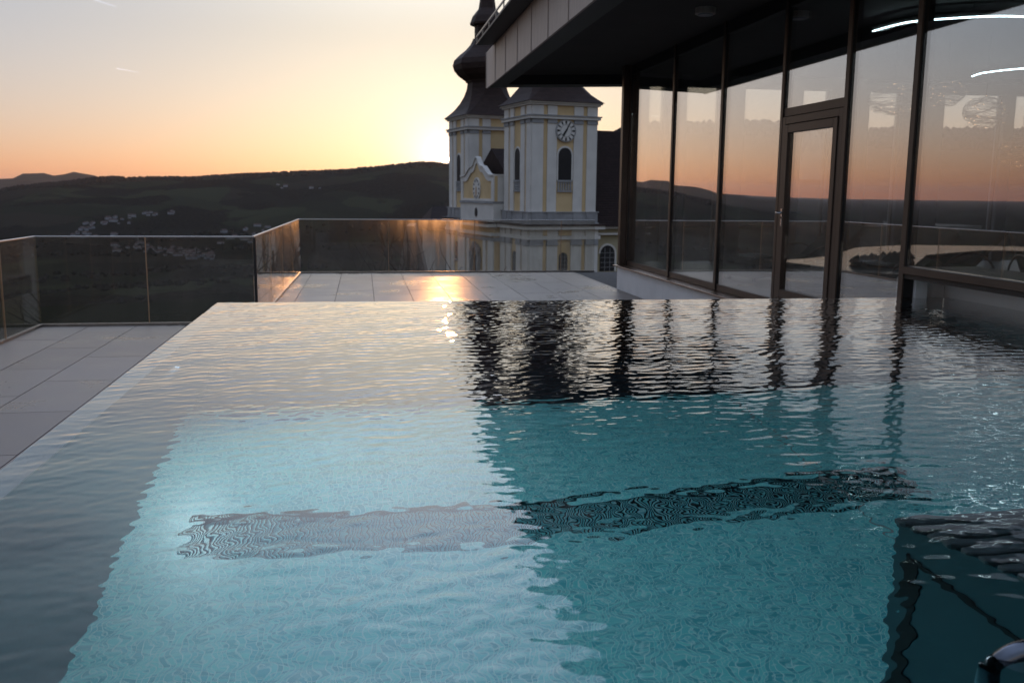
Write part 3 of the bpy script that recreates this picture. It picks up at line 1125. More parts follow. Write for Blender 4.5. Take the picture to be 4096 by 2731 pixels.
# head and base members
segs = [(15.90, 13.66), (13.59, 11.72), (11.65, 9.93), (8.47, 7.40)]
for a, bb in segs:
    link('base_rail', MB().box(MX0 + 0.02, MX1, bb + 0.001, a - 0.001, 0.43, 0.515).mesh('base_rail', MT['bronze'], bevel=0.003), pav)
for a, bb in segs + [(9.87, 8.54), (7.33, 5.07), (5.0, 2.97), (2.9, 0.87)]:
    link('head_rail', MB().box(MX0 + 0.02, MX1, bb + 0.001, a - 0.001, SOF - 0.16, SOF - 0.002).mesh('head_rail', MT['black']), pav)
for a, bb in segs:
    link('glass_pane', MB().box(4.64, 4.655, bb + 0.001, a - 0.001, 0.515, SOF - 0.16).mesh('glass_pane', MT['facade_glass']), pav)
for a, bb in ((7.33, 5.07), (5.0, 2.97), (2.9, 0.87)):
    link('glass_pane', MB().box(4.64, 4.655, bb + 0.001, a - 0.001, 1.10, SOF - 0.16).mesh('glass_pane', MT['facade_glass']), pav)
    link('sill_rail', MB().box(MX0 - 0.03, MX1, bb - 0.069, a - 0.001, 1.035, 1.098).mesh('sill_rail', MT['bronze'], bevel=0.003), pav)
link('glass_pane', MB().box(4.64, 4.655, 8.541, 9.869, 2.635, SOF - 0.16).mesh('glass_pane', MT['facade_glass']), pav)
link('transom', MB().box(MX0 + 0.015, MX1, 8.541, 9.869, 2.545, 2.635).mesh('transom', MT['bronze'], bevel=0.003), pav)
# corner glass return along the end of the room is the end wall; sill and upstand
link('sill', MB().box(4.42, 4.66, 7.41, 16.06, 0.405, 0.428).mesh('sill', MT['copper'], bevel=0.004), pav)
y = 16.05
while y > 7.5:
    y2 = max(y - 1.3, 7.42)
    link('upstand_panel', MB().box(4.50, 4.62, y2 + 0.003, y - 0.003, -0.02, 0.404).mesh('upstand_panel', MT['white'], bevel=0.002), pav)
    y = y2
link('upstand', MB().box(4.54, 13, 7.42, 16.05, -0.02, 0.395).mesh('upstand', MT['joint']), pav)
# door
dr = link('door', MB().box(4.615, 4.70, 8.545, 8.62, 0.44, 2.54).box(4.615, 4.70, 9.79, 9.865, 0.44, 2.54).box(4.616, 4.70, 8.621, 9.789, 2.46, 2.54).box(4.616, 4.70, 8.621, 9.789, 0.44, 0.55).mesh('door', MT['bronze'], bevel=0.003), pav)
link('leaf_frame', MB().box(4.603, 4.68, 8.626, 8.71, 0.555, 2.453).box(4.603, 4.68, 9.70, 9.784, 0.555, 2.453).box(4.604, 4.68, 8.711, 9.699, 2.365, 2.453).box(4.604, 4.68, 8.711, 9.699, 0.555, 0.65).mesh('leaf_frame', MT['bronze'], bevel=0.004), dr)
link('door_glass', MB().box(4.64, 4.655, 8.711, 9.699, 0.65, 2.365).mesh('door_glass', MT['facade_glass']), dr)
link('handle', MB().tube([(4.603, 9.74, 1.50), (4.535, 9.74, 1.50), (4.527, 9.725, 1.50), (4.525, 9.60, 1.497)], 0.011, 8).mesh('handle', MT['steel'], smooth=True), dr)
link('handle_rose', MB().box(4.595, 4.6025, 9.72, 9.76, 1.455, 1.545).mesh('handle_rose', MT['steel'], bevel=0.002), dr)
link('lock_plate', MB().box(4.595, 4.6025, 9.722, 9.758, 1.35, 1.435).mesh('lock_plate', MT['steel'], bevel=0.003), dr)
# bay over the pool: floor slab, side wall, pier, recess
link('bay_floor', MB().box(4.665, 5.35, 0.2, 7.33, 0.985, 1.032).mesh('bay_floor', MT['white']), pav)
link('bay_deck', MB().box(4.73, 5.35, 0.2, 7.39, 1.034, 1.085).mesh('bay_deck', MT['int_floor']), pav)
link('bay_wall', MB().box(XR, XR + 0.15, 0.2, 7.39, PD - 0.05, 0.984).mesh('bay_wall', MT['white']), pav)
link('recess_wall', MB().box(4.84, XR, 7.393, 7.60, 0.0, 0.984).mesh('recess_wall', MT['white']), pav)
link('pier', MB().box(4.725, 4.835, 7.30, 7.60, 0.3, 0.984).mesh('pier', MT['white']), pav)
# room shell
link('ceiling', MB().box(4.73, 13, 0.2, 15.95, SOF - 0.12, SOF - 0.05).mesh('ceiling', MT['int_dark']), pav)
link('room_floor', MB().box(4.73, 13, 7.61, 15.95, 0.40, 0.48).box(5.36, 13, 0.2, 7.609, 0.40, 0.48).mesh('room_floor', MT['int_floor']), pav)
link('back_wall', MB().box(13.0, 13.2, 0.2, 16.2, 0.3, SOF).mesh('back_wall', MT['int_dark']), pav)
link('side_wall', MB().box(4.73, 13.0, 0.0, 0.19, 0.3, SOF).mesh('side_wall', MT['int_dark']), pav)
wins = [(4.97, 5.26), (5.66, 6.28), (6.74, 7.52), (7.84, 8.38), (9.13, 9.78), (10.62, 11.85), (12.07, 12.8)]
xprev = 4.725
for a, bb in wins + [(13.0, 13.0)]:
    link('wall_pier', MB().box(xprev, a, 15.96, 16.2, 0.48, 3.56).mesh('wall_pier', MT['interior']), pav)
    xprev = bb
link('lintel', MB().box(4.725, 13, 15.96, 16.2, 3.561, SOF - 0.003).mesh('lintel', MT['interior']), pav)
link('threshold', MB().box(4.725, 13, 15.96, 16.2, 0.401, 0.479).mesh('threshold', MT['interior']), pav)
for a, bb in wins:
    f = MB()
    f.box(a, a + 0.03, 16.05, 16.12, 0.481, 3.558)
    f.box(bb - 0.03, bb, 16.05, 16.12, 0.481, 3.558)
    w_ = link('window', f.mesh('window', MT['bronze']), pav)
    link('pane', MB().box(a + 0.031, bb - 0.031, 16.08, 16.09, 0.481, 3.558).mesh('pane', MT['win_glass']), w_)
# small round fitting under the soffit
sl = thing('soffit_lamp', 'small unlit grey lamp fitting under the dark roof overhang', 'lamp', (4.05, 10.9, SOF))
link('housing', MB().rings([[(0.12 * math.cos(a), 0.12 * math.sin(a), z) for a in np.linspace(0, 6.283, 21)[:-1]] for z in (-0.07, 0.0)]).mesh('housing', MT['fascia']), sl)
link('lens', MB().rings([[(0.09 * math.cos(a), 0.09 * math.sin(a), z) for a in np.linspace(0, 6.283, 21)[:-1]] for z in (-0.085, -0.071)]).mesh('lens', MT['interior']), sl)


# ---------------------------------------------------------------- inside the pavilion
def cove(name, label, pts):
    t = thing(name, label, 'light strip')
    P = [Vector(p) for p in pts]
    # smooth the polyline
    out = []
    for i in range(len(P) - 1):
        p0, p1, p2, p3 = P[max(i - 1, 0)], P[i], P[i + 1], P[min(i + 2, len(P) - 1)]
        for s in range(6):
            u_ = s / 6
            out.append(0.5 * ((2 * p1) + (p2 - p0) * u_ + (2 * p0 - 5 * p1 + 4 * p2 - p3) * u_ * u_ + (3 * p1 - p0 - 3 * p2 + p3) * u_ ** 3))
    out.append(P[-1])
    link('tube', MB().tube(out, 0.010, 8).mesh('tube', MT['led'], smooth=True), t)
    up_ = [p + Vector((0, 0, 0.045)) for p in out]
    link('profile', MB().tube(up_, 0.022, 6).mesh('profile', MT['black']), t)
    for p in (out[0], out[len(out) // 2], out[-1]):
        link('hanger', MB().tube([p + Vector((0, 0, 0.05)), Vector((p.x, p.y, SOF - 0.121))], 0.004, 5).mesh('hanger', MT['black']), t)
    return t


cove('curved_light_strip', 'long curved cold white light strip near the top right corner',
     [(5.95, 10.45, 3.6), (6.02, 9.86, 3.6), (6.32, 9.56, 3.6), (6.74, 9.33, 3.6), (7.2, 9.33, 3.6), (7.8, 9.55, 3.6)])
cove('curved_light_strip', 'shorter curved light strip seen lower through the rightmost glass pane',
     [(9.72, 13.95, 3.6), (9.62, 13.6, 3.6), (9.68, 13.25, 3.6), (9.9, 12.9, 3.6), (10.4, 12.7, 3.6)])


def pendant(loc, rx, rz_, label, seed):
    rnd = random.Random(seed)
    t = thing('wire_pendant', label, 'pendant lamp', loc, 0, 'cloud shaped wire pendants')
    mb = MB()
    def P(th, ph):
        k_ = 1 + 0.10 * math.sin(3 * ph + seed) * math.sin(2 * th) + 0.06 * math.sin(5 * ph)
        return Vector((rx * k_ * math.sin(th) * math.cos(ph), rx * 0.9 * k_ * math.sin(th) * math.sin(ph), rz_ * k_ * math.cos(th)))
    for j in range(34):
        # tilted rings of thin wire
        ax = Vector((rnd.gauss(0, 0.5), rnd.gauss(0, 0.5), 1)).normalized()
        s = ax.cross(Vector((1, 0.2, 0))).normalized()
        q = ax.cross(s)
        off = rnd.uniform(-0.92, 0.92)
        rr = math.sqrt(1 - off * off)
        ring = []
        for i in range(26):
            a = i / 26 * 6.283
            d = ax * off + (s * math.cos(a) + q * math.sin(a)) * rr
            th, ph = math.acos(max(-1, min(1, d.z))), math.atan2(d.y, d.x)
            ring.append(P(th, ph) * (1 + rnd.uniform(-0.025, 0.025)))
        mb.tube(ring, 0.0032, 3, closed=True)
    link('wire_shade', mb.mesh('wire_shade', MT['wire']), t)
    mb = MB()
    for j in range(34):
        p = P(math.acos(rnd.uniform(-1, 1)), rnd.uniform(0, 6.28))
        s_ = 0.005
        mb.add([p + Vector((s_, 0, 0)), p + Vector((-s_, 0, 0)), p + Vector((0, s_, 0)), p + Vector((0, -s_, 0)), p + Vector((0, 0, s_)), p + Vector((0, 0, -s_))],
               [(0, 2, 4), (2, 1, 4), (1, 3, 4), (3, 0, 4), (2, 0, 5), (1, 2, 5), (3, 1, 5), (0, 3, 5)])
    link('fairy_lights', mb.mesh('fairy_lights', MT['amber']), t)
    link('cable', MB().tube([(0, 0, rz_ * 0.98), (0, 0, SOF - 0.121 - loc[2])], 0.003, 5).mesh('cable', MT['black']), t)
    return t


pendant((7.89, 11.0, 2.76), 0.26, 0.19, 'oval wire pendant hanging clear in the middle of the rightmost pane', 1)
pendant((6.62, 11.0, 2.88), 0.30, 0.18, 'wire pendant hanging behind the pane right of the door', 2)
pendant((7.46, 11.2, 3.00), 0.24, 0.15, 'higher wire pendant partly hidden at the left of the rightmost pane', 3)
pendant((8.45, 11.0, 2.28), 0.26, 0.19, 'lowest wire pendant at the right edge of the photo', 4)


def lounger(loc, rz_, label):
    t = thing('sun_lounger', label, 'lounger', loc, rz_, 'dark loungers behind the glass')
    link('base', MB().box(-0.36, 0.36, -0.95, 0.95, 0.06, 0.24).mesh('base', MT['fabric'], bevel=0.015), t)
    link('mattress', MB().box(-0.35, 0.35, -0.94, 0.42, 0.242, 0.33).mesh('mattress', MT['fabric'], bevel=0.02), t)
    mb = MB().extrude([(-0.35, 0.43, 0.245), (-0.35, 1.02, 0.72), (-0.35, 0.97, 0.79), (-0.35, 0.41, 0.335)], (0.70, 0, 0))
    link('backrest', mb.mesh('backrest', MT['fabric'], bevel=0.012), t)
    for s in (-1, 1):
        arc = [(s * 0.385, 0.75 * math.cos(a) * 0.6 + 0.35, 0.20 + 0.30 * math.sin(a)) for a in np.linspace(0.1, 3.0, 14)]
        link('armrest', MB().tube(arc, 0.016, 6).mesh('armrest', MT['rail'], smooth=True), t)
    for sx in (-0.3, 0.3):
        for sy in (-0.85, 0.85):
            link('leg', MB().box(sx - 0.02, sx + 0.02, sy - 0.02, sy + 0.02, 0, 0.061).mesh('leg', MT['black']), t)
    link('towel', MB().box(-0.2, 0.2, -0.80, -0.5, 0.331, 0.375).mesh('towel', MT['cloth'], bevel=0.012), t)
    return t


for (lx, ly, lab) in ((7.35, 11.05, 'lounger nearest the right photo edge behind the low sill'), (6.72, 11.2, 'lounger just right of the last tall mullion'),
                      (6.3, 10.5, 'lounger seen through the pane right of the door'), (6.25, 12.6, 'lounger seen low through the door glass')):
    lounger((lx - 0.1, ly, 0.481), RAD(-78), 'dark ' + lab)
lounger((8.35, 9.9, 0.481), RAD(-20), 'dark lounger turned lengthwise at the extreme right edge')

# ---------------------------------------------------------------- church
ch = thing('church', 'baroque church with two onion domed towers and yellow and white walls', 'church', (16.3, 90, 0), RAD(12.7))
GZ0 = -16.0
Wm, Ym, Gm, Rm, Dm = MT['ch_white'], MT['ch_yellow'], MT['ch_grey'], MT['ch_roof'], MT['ch_dark']


def loc_face(face, s, u0, v0):
    """Maps (t, out, z) on one tower face into local church coordinates."""
    if face == 0:   # towards the viewer
        return lambda t, o, z: (u0 + t, v0 - o, z)
    if face == 1:   # west face
        return lambda t, o, z: (u0 - o, v0 + s - t, z)
    if face == 2:
        return lambda t, o, z: (u0 + s - t, v0 + s + o, z)
    return lambda t, o, z: (u0 + s + o, v0 + t, z)


def fbox(mb, fn, t0, t1, o0, o1, z0, z1):
    c = [fn(t0, o0, z0), fn(t1, o1, z1)]
    xs, ys = sorted((c[0][0], c[1][0])), sorted((c[0][1], c[1][1]))
    mb.box(xs[0], xs[1], ys[0], ys[1], z0, z1)


def fpoly(mb, fn, pts, o0, o1):
    a = [Vector(fn(t, o0, z)) for t, z in pts]
    d = Vector(fn(0, o1, 0)) - Vector(fn(0, o0, 0))
    n = (a[1] - a[0]).cross(a[2] - a[1])
    if n.dot(d) > 0:
        a = a[::-1]
    mb.extrude([tuple(q) for q in a][::-1] if False else [tuple(q) for q in a], tuple(d))


def arch(t0, t1, z0, z1, n=9):
    r = (t1 - t0) / 2
    c = (t0 + t1) / 2
    return [(t0, z0), (t1, z0)] + [(c + r * math.cos(a), z1 - r + r * math.sin(a)) for a in np.linspace(0, math.pi, n)]


def oct_ring(cx, cy, z, h, k):
    c = h * k
    return [(cx + x, cy + y, z) for x, y in ((h, -h + c), (h, h - c), (h - c, h), (-h + c, h), (-h, h - c), (-h, -h + c), (-h + c, -h), (h - c, -h))]


S = 7.0
PIL = [(0.0, 1.2), (1.65, 2.65), (4.5, 5.5), (5.95, 7.0)]


def tower(u0, v0, label):
    body = link('bell_tower', MB().box(u0, u0 + S, v0, v0 + S, -1.3, 10.2).mesh('bell_tower', Ym), ch)
    body['label'] = label
    for f in range(4):
        fn = loc_face(f, S, u0, v0)
        for i, (a, bb) in enumerate(PIL):
            mb = MB()
            e0 = a if a > 0 else -0.10
            fbox(mb, fn, max(e0, 0.0), bb, 0.0, 0.12, -0.22, 8.33)
            link('pilaster', mb.mesh('pilaster', Wm), body)
            mb = MB()
            fbox(mb, fn, a, bb, 0.0, 0.14, 9.16, 10.04)
            link('frieze_block', mb.mesh('frieze_block', Wm), body)
            mb = MB()
            fbox(mb, fn, a + 0.0, bb, 0.0, 0.20, 8.34, 8.72)
            link('capital', mb.mesh('capital', Gm), body)
            mb = MB()
            fbox(mb, fn, a, bb, 0.0, 0.30, -1.25, -0.25)
            link('plinth', mb.mesh('plinth', Gm), body)
        # louvre opening
        mb = MB()
        fpoly(mb, fn, arch(2.85, 4.30, 2.9, 6.05), 0.01, 0.05)
        op = link('sound_opening', mb.mesh('sound_opening', Dm), body)
        mb = MB()
        zs = np.linspace(3.1, 5.3, 9)
        for z in zs:
            fbox(mb, fn, 2.95, 4.2, 0.051, 0.09, z, z + 0.05)
        link('louvre', mb.mesh('louvre', Dm), body)
        mb = MB()
        outer = arch(2.70, 4.45, 2.9, 6.22)
        inner = arch(2.85, 4.30, 2.9, 6.05)
        for i in range(1, len(outer) - 1):
            fpoly(mb, fn, [outer[i], outer[i + 1], inner[i + 1], inner[i]], 0.01, 0.10)
        fpoly(mb, fn, [outer[-1], outer[0], inner[0], inner[-1]], 0.01, 0.10)
        link('opening_surround', mb.mesh('opening_surround', Wm), body)
        # balustrade below
        mb = MB()
        fbox(mb, fn, 2.78, 4.37, 0.0, 0.16, 2.72, 2.9)
        fbox(mb, fn, 2.78, 4.37, 0.0, 0.16, 1.72, 1.88)
        for i in range(6):
            t = 2.9 + i * 0.27
            for z in (1.88, 2.16, 2.44):
                fpoly(mb, fn, [(t - 0.04 + 0.05 * 0, z), (t + 0.04, z), (t + 0.09, z + 0.14), (t + 0.04, z + 0.28), (t - 0.04, z + 0.28), (t - 0.09, z + 0.14)], 0.0, 0.12)
        link('balustrade', mb.mesh('balustrade', Gm), body)
        if f or v0 > 1:
            continue
        # clock
        cz, cx_, R_ = 7.66, 3.575, 1.02
        def disc_pts(r, n=32):
            return [(cx_ + r * math.cos(a), cz + r * math.sin(a)) for a in np.linspace(0, 6.2832, n + 1)[:-1]]
        mb = MB()
        mb.m = 2
        fpoly(mb, fn, disc_pts(R_ + 0.07), 0.14, 0.22)
        mb.m = 0
        fpoly(mb, fn, disc_pts(R_), 0.22, 0.235)
        mb.m = 1
        for i in range(12):
            a = i * math.pi / 6
            d = Vector((math.sin(a), math.cos(a)))
            p = Vector((d.y, -d.x))
            w = 0.055 if i % 3 else 0.08
            q = [d * 0.66 - p * w, d * 0.66 + p * w, d * 0.95 + p * w * 1.35, d * 0.95 - p * w * 1.35]
            fpoly(mb, fn, [(cx_ + v_.x, cz + v_.y) for v_ in q], 0.235, 0.245)
        n = 32
        for r0_, r1_ in ((0.575, 0.605), (0.975, 1.0)):
            for i in range(n):
                a, a2 = i * 6.2832 / n, (i + 1) * 6.2832 / n
                fpoly(mb, fn, [(cx_ + r0_ * math.cos(a), cz + r0_ * math.sin(a)), (cx_ + r1_ * math.cos(a), cz + r1_ * math.sin(a)),
                               (cx_ + r1_ * math.cos(a2), cz + r1_ * math.sin(a2)), (cx_ + r0_ * math.cos(a2), cz + r0_ * math.sin(a2))], 0.236, 0.246)
        for deg, L, w, tail in ((28, 0.93, 0.05, 0.25), (212, 0.66, 0.085, 0.2)):
            a = math.radians(deg)
            d = Vector((math.sin(a), math.cos(a)))
            p = Vector((d.y, -d.x))
            q = [d * -tail - p * w, d * -tail + p * w, d * L * 0.8 + p * w * 1.3, d * L, d * L * 0.8 - p * w * 1.3]
            fpoly(mb, fn, [(cx_ + v_.x, cz + v_.y) for v_ in q], 0.25, 0.27)
        link('clock', mb.mesh('clock', [Wm, MT['ch_black'], Gm]), body)
    # cornices running round
    def band(name, m_, o, z0, z1):
        link(name, MB().box(u0 - o, u0 + S + o, v0 - o, v0 + S + o, z0, z1).mesh(name, m_), body)
    band('cornice', Wm, 0.34, 8.76, 9.02)
    band('cornice', Gm, 0.44, 9.022, 9.12)
    band('eaves', Wm, 0.30, 10.08, 10.24)
    band('eaves', Wm, 0.46, 10.242, 10.40)
    band('attic_band', Gm, 0.24, -1.28, -0.30)
    band('attic_band', Gm, 0.34, -0.298, -0.2)
    # onion dome
    cx, cy = u0 + S / 2, v0 + S / 2
    prof = [(10.402, 4.15, 0.03), (10.75, 3.75, 0.07), (11.3, 3.25, 0.16), (12.1, 2.75, 0.30), (12.9, 2.42, 0.45), (13.7, 2.22, 0.56), (14.35, 2.15, 0.586),
            (14.5, 2.35, 0.586), (14.6, 2.35, 0.586), (14.75, 2.55, 0.586), (15.2, 3.15, 0.586), (15.8, 3.62, 0.586), (16.4, 3.78, 0.586), (17.0, 3.62, 0.586),
            (17.6, 3.05, 0.586), (18.2, 2.35, 0.586), (18.8, 1.85, 0.586), (19.3, 1.6, 0.586), (19.5, 1.55, 0.586)]
    link('onion_dome', MB().rings([oct_ring(cx, cy, z, h, k) for z, h, k in prof]).mesh('onion_dome', Rm), body)
    prof = [(19.5, 1.38), (21.0, 1.38), (21.02, 1.85), (21.25, 1.9), (21.4, 1.82), (22.0, 1.62), (22.5, 1.25), (22.9, 0.95), (23.1, 0.92), (24.6, 0.72), (27.5, 0.38), (30.0, 0.08)]
    link('lantern_spire', MB().rings([oct_ring(cx, cy, z, h, 0.586) for z, h in prof]).mesh('lantern_spire', Rm), body)
    mb = MB()
    for z, r in ((30.3, 0.35),):
        mb.rings([[(cx + max(r * math.sin(t), 0.02) * math.cos(a), cy + max(r * math.sin(t), 0.02) * math.sin(a), z - r * math.cos(t)) for a in np.linspace(0, 6.283, 9)[:-1]] for t in np.linspace(0, math.pi, 7)])
    mb.box(cx - 0.05, cx + 0.05, cy - 0.05, cy + 0.05, 30.6, 32.2)
    mb.box(cx - 0.05, cx + 0.05, cy - 0.45, cy + 0.45, 31.5, 31.65)
    link('finial_cross', mb.mesh('finial_cross', MT['ch_gold']), body)
    return body


tower(0, 0, 'nearer right tower with the clock below its eaves')
tower(0, 18.6, 'further left tower whose onion dome and spire stand clear of the roof')

# lower storey shared by towers and west front
low = link('lower_walls', MB().box(-0.25, 7.25, -0.25, 25.85, GZ0, -3.0).mesh('lower_walls', Ym), ch)
for (v0,) in ((-0.25,), (18.35,)):
    fn_s = 7.5
    for f in ((0, 1) if v0 < 0 else (1, 2)):
        fn = loc_face(f, 7.5, -0.25, v0)
        for a, bb in ((0.0, 1.4), (1.85, 3.0), (4.5, 5.65), (6.1, 7.5)):
            mb = MB()
            fbox(mb, fn, a, bb, 0, 0.18, GZ0, -3.55)
            link('pilaster', mb.mesh('pilaster', Wm), low)
            mb = MB()
            fbox(mb, fn, a - (0 if a == 0 else .05), bb + (0 if bb == 7.5 else .05), 0, 0.28, -3.52, -3.25)
            fbox(mb, fn, a, bb, 0, 0.24, -3.248, -2.95)
            link('capital', mb.mesh('capital', Gm), low)
            mb = MB()
            fbox(mb, fn, a, bb, 0.0, 0.22, -2.6, -1.95)
            link('frieze_block', mb.mesh('frieze_block', Wm), low)
        mb = MB()
        fpoly(mb, fn, arch(3.25, 4.2, -6.3, -4.25), 0.01, 0.05)
        wd = link('window', mb.mesh('window', Dm), low)
        mb = MB()
        for t in (3.55, 3.87):
            fbox(mb, fn, t, t + 0.03, 0.051, 0.07, -6.3, -4.35)
        for z in (-5.9, -5.5, -5.1, -4.7):
            fbox(mb, fn, 3.28, 4.17, 0.071, 0.085, z, z + 0.03)
        link('glazing_bar', mb.mesh('glazing_bar', Gm), low)
        mb = MB()
        fbox(mb, fn, 3.1, 4.35, 0.0, 0.2, -6.55, -6.31)
        link('window_sill', mb.mesh('window_sill', Gm), low)
ent = link('entablature', MB().box(-0.3, 7.3, -0.3, 25.9, -2.98, -1.85).mesh('entablature', Wm), ch)
link('architrave', MB().box(-0.5, 7.5, -0.5, 26.1, -2.94, -2.6).mesh('architrave', Wm), ent)
link('frieze_panel', MB().box(2.9, 4.3, -0.47, -0.31, -2.55, -2.0).mesh('frieze_panel', Ym), ent)
link('frieze_panel', MB().box(1.1, 1.6, -0.47, -0.31, -2.55, -2.0).mesh('frieze_panel', Ym), ent)
link('main_cornice', MB().box(-0.85, 7.85, -0.85, 26.4, -1.95, -1.62).mesh('main_cornice', Wm), ent)
link('cornice_roof', MB().box(-0.95, 7.95, -0.95, 26.5, -1.618, -1.42).mesh('cornice_roof', Rm), ent)
link('attic', MB().box(-0.35, 7.35, -0.35, 25.95, -1.42, -1.302).mesh('attic', Gm), ent)

# west front between the towers, breaking forward one metre
GV0, GV1 = 7.45, 18.15
wf = link('west_front', MB().box(-1.0, 0.6, GV0, GV1, GZ0, 0.7).mesh('west_front', Ym), ch)
gab = [(GV0, 0.7), (GV0, 3.35), (GV0 + 0.9, 3.35), (GV0 + 1.7, 3.5), (GV0 + 2.5, 3.95), (GV0 + 3.2, 4.3), (GV0 + 3.9, 4.35), (GV0 + 4.5, 4.7), (GV0 + 4.95, 5.2), (GV0 + 5.35, 5.35)]
gab = gab + [(GV0 + GV1 - a, z) for a, z in reversed(gab)]
ins = [((a - 12.8) * 0.86 + 12.8, max(0.95, z - 0.55)) for a, z in gab]
mb = MB()
mb.extrude([(-1.0, a, z) for a, z in gab][::-1], (0.35, 0, 0))
link('gable', mb.mesh('gable', Ym), wf)
mb = MB()
for i in range(len(gab)):
    j = (i + 1) % len(gab)
    q = [(-1.0, *gab[i]), (-1.0, *gab[j]), (-1.0, *ins[j]), (-1.0, *ins[i])]
    mb.extrude(q[::-1], (-0.12, 0, 0))
link('gable_border', mb.mesh('gable_border', Wm), wf)
mb = MB()
for i in range(9 + 10 - 2):
    a, bb = gab[i + 1], gab[i + 2]
    if i + 2 > len(gab) - 2:
        break
    mb.extrude([(-1.25, a[0], a[1]), (-1.25, bb[0], bb[1]), (-1.25, bb[0], bb[1] + 0.16), (-1.25, a[0], a[1] + 0.16)][::-1], (0.55, 0, 0))
link('gable_coping', mb.mesh('gable_coping', Wm), wf)
mb = MB()
mb.extrude([(-1.01, 12.8 + 1.15 * math.cos(a), 2.0 + 1.25 * math.sin(a)) for a in np.linspace(0, 6.2832, 29)[:-1]][::-1], (-0.12, 0, 0))
mb.m = 1
for i in range(12):
    a = i * math.pi / 6
    mb.extrude([(-1.131, 12.8 + r * math.sin(a + da), 2.0 + 1.09 * r * math.cos(a + da)) for r, da in ((0.75, -0.09), (0.75, 0.09), (1.0, 0.08), (1.0, -0.08))], (-0.02, 0, 0))
mb.m = 2
for deg, L, w in ((180, 0.85, 0.06), (175, 0.6, 0.09)):
    a = math.radians(deg)
    d = Vector((math.sin(a), math.cos(a)))
    p = Vector((d.y, -d.x))
    q = [-d * 0.2 - p * w, -d * 0.2 + p * w, d * L + p * w, d * L - p * w]
    mb.extrude([(-1.16, 12.8 + v_.x, 2.0 + v_.y) for v_ in q], (-0.02, 0, 0))
link('gable_clock', mb.mesh('gable_clock', [Wm, MT['ch_black'], MT['ch_gold']]), wf)
for z0, z1, o, m_ in ((0.45, 0.68, 0.25, Gm), (0.3, 0.448, 0.15, Wm), (-2.0, -1.65, 0.85, Wm), (-2.95, -2.6, 0.4, Wm), (-1.648, -1.45, 0.95, Rm), (-3.5, -3.1, 0.2, Gm)):
    link('cornice', MB().box(-1.0 - o, 0.6, GV0 - o * 0.35, GV1 + o * 0.35, z0, z1).mesh('cornice', m_), wf)
link('return_wall', MB().box(-0.64, 2.5, GV0 - 0.02, GV0 + 0.5, 0.701, 3.35).mesh('return_wall', Wm), wf)
link('return_coping', MB().box(-0.66, 2.5, GV0 - 0.12, GV0 + 0.6, 3.351, 3.5).mesh('return_coping', Wm), wf)
link('parapet', MB().box(-1.12, 0.0, GV0 - 0.06, GV1 + 0.06, -1.449, 0.299).mesh('parapet', Wm), wf)
link('oculus', MB().extrude([(-1.121, 12.8 + 0.42 * math.cos(a), -0.55 + 0.5 * math.sin(a)) for a in np.linspace(0, 6.2832, 21)[:-1]][::-1], (-0.06, 0, 0)).mesh('oculus', Dm), wf)
for v0, v1 in ((GV0, GV0 + 1.6), (GV0 + 2.2, GV0 + 3.1), (GV1 - 3.1, GV1 - 2.2), (GV1 - 1.6, GV1)):
    link('pilaster', MB().box(-1.18, -1.0, v0, v1, GZ0, -3.5).mesh('pilaster', Wm), wf)
# carved niche over the portal
mb = MB()
mb.extrude([(-1.01, t, z) for t, z in arch(12.1, 13.5, -9.5, -5.2)][::-1], (-0.12, 0, 0))
link('niche', mb.mesh('niche', Dm), wf)
mb = MB()
rnd = random.Random(5)
for i in range(16):
    a = i / 15 * math.pi
    x_, z_ = 12.8 + 1.15 * math.cos(a) + rnd.uniform(-.1, .1), -5.6 + 1.5 * math.sin(a) + rnd.uniform(-.1, .1)
    s_ = rnd.uniform(0.18, 0.34)
    mb.box(-1.45, -1.12, x_ - s_, x_ + s_, z_ - s_, z_ + s_)
for z_ in (-9, -8, -7, -6.2):
    mb.box(-1.5, -1.12, 11.45, 11.8, z_ - 0.45, z_ + 0.4)
    mb.box(-1.5, -1.12, 13.8, 14.15, z_ - 0.45, z_ + 0.4)
link('portal_carving', mb.mesh('portal_carving', Gm), wf)
# roof between the towers
mb = MB()
mb.extrude([(0.6, 7.0, 2.9), (0.6, 18.6, 2.9), (0.6, 12.8, 6.4)][::-1], (8, 0, 0))
link('front_roof', mb.mesh('front_roof', MT['ch_tile']), ch)
# nave
link('choir', MB().box(14.01, 62, 1.6, 24.0, GZ0, -1.95).mesh('choir', MT['ch_greyd']), ch)  # darker grey puts the choir's shade into the wall colour
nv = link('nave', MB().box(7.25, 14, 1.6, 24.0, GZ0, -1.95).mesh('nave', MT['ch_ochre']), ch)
link('nave_cornice', MB().box(7.25, 14.2, 1.0, 24.6, -2.6, -2.4).mesh('nave_cornice', Wm), nv)
link('nave_cornice', MB().box(7.25, 14.2, 0.8, 24.8, -1.949, -1.75).mesh('nave_cornice', Wm), nv)
mb = MB()
mb.extrude([(7.0, 0.6, -1.748), (7.0, 25.0, -1.748), (7.0, 12.8, 8.75)][::-1], (38.5, 0, 0))
rf = link('nave_roof', mb.mesh('nave_roof', MT['ch_tile']), nv)
mb = MB()
for i in range(60):
    t = i / 60
    v_, z_ = 0.6 + 12.2 * t, -1.748 + 10.5 * t
    mb.box(7.0, 45.5, v_ - 0.02, v_ + 0.05, z_ + 0.0, z_ + 0.06)
link('tile_courses', mb.mesh('tile_courses', MT['ch_tile']), nv)
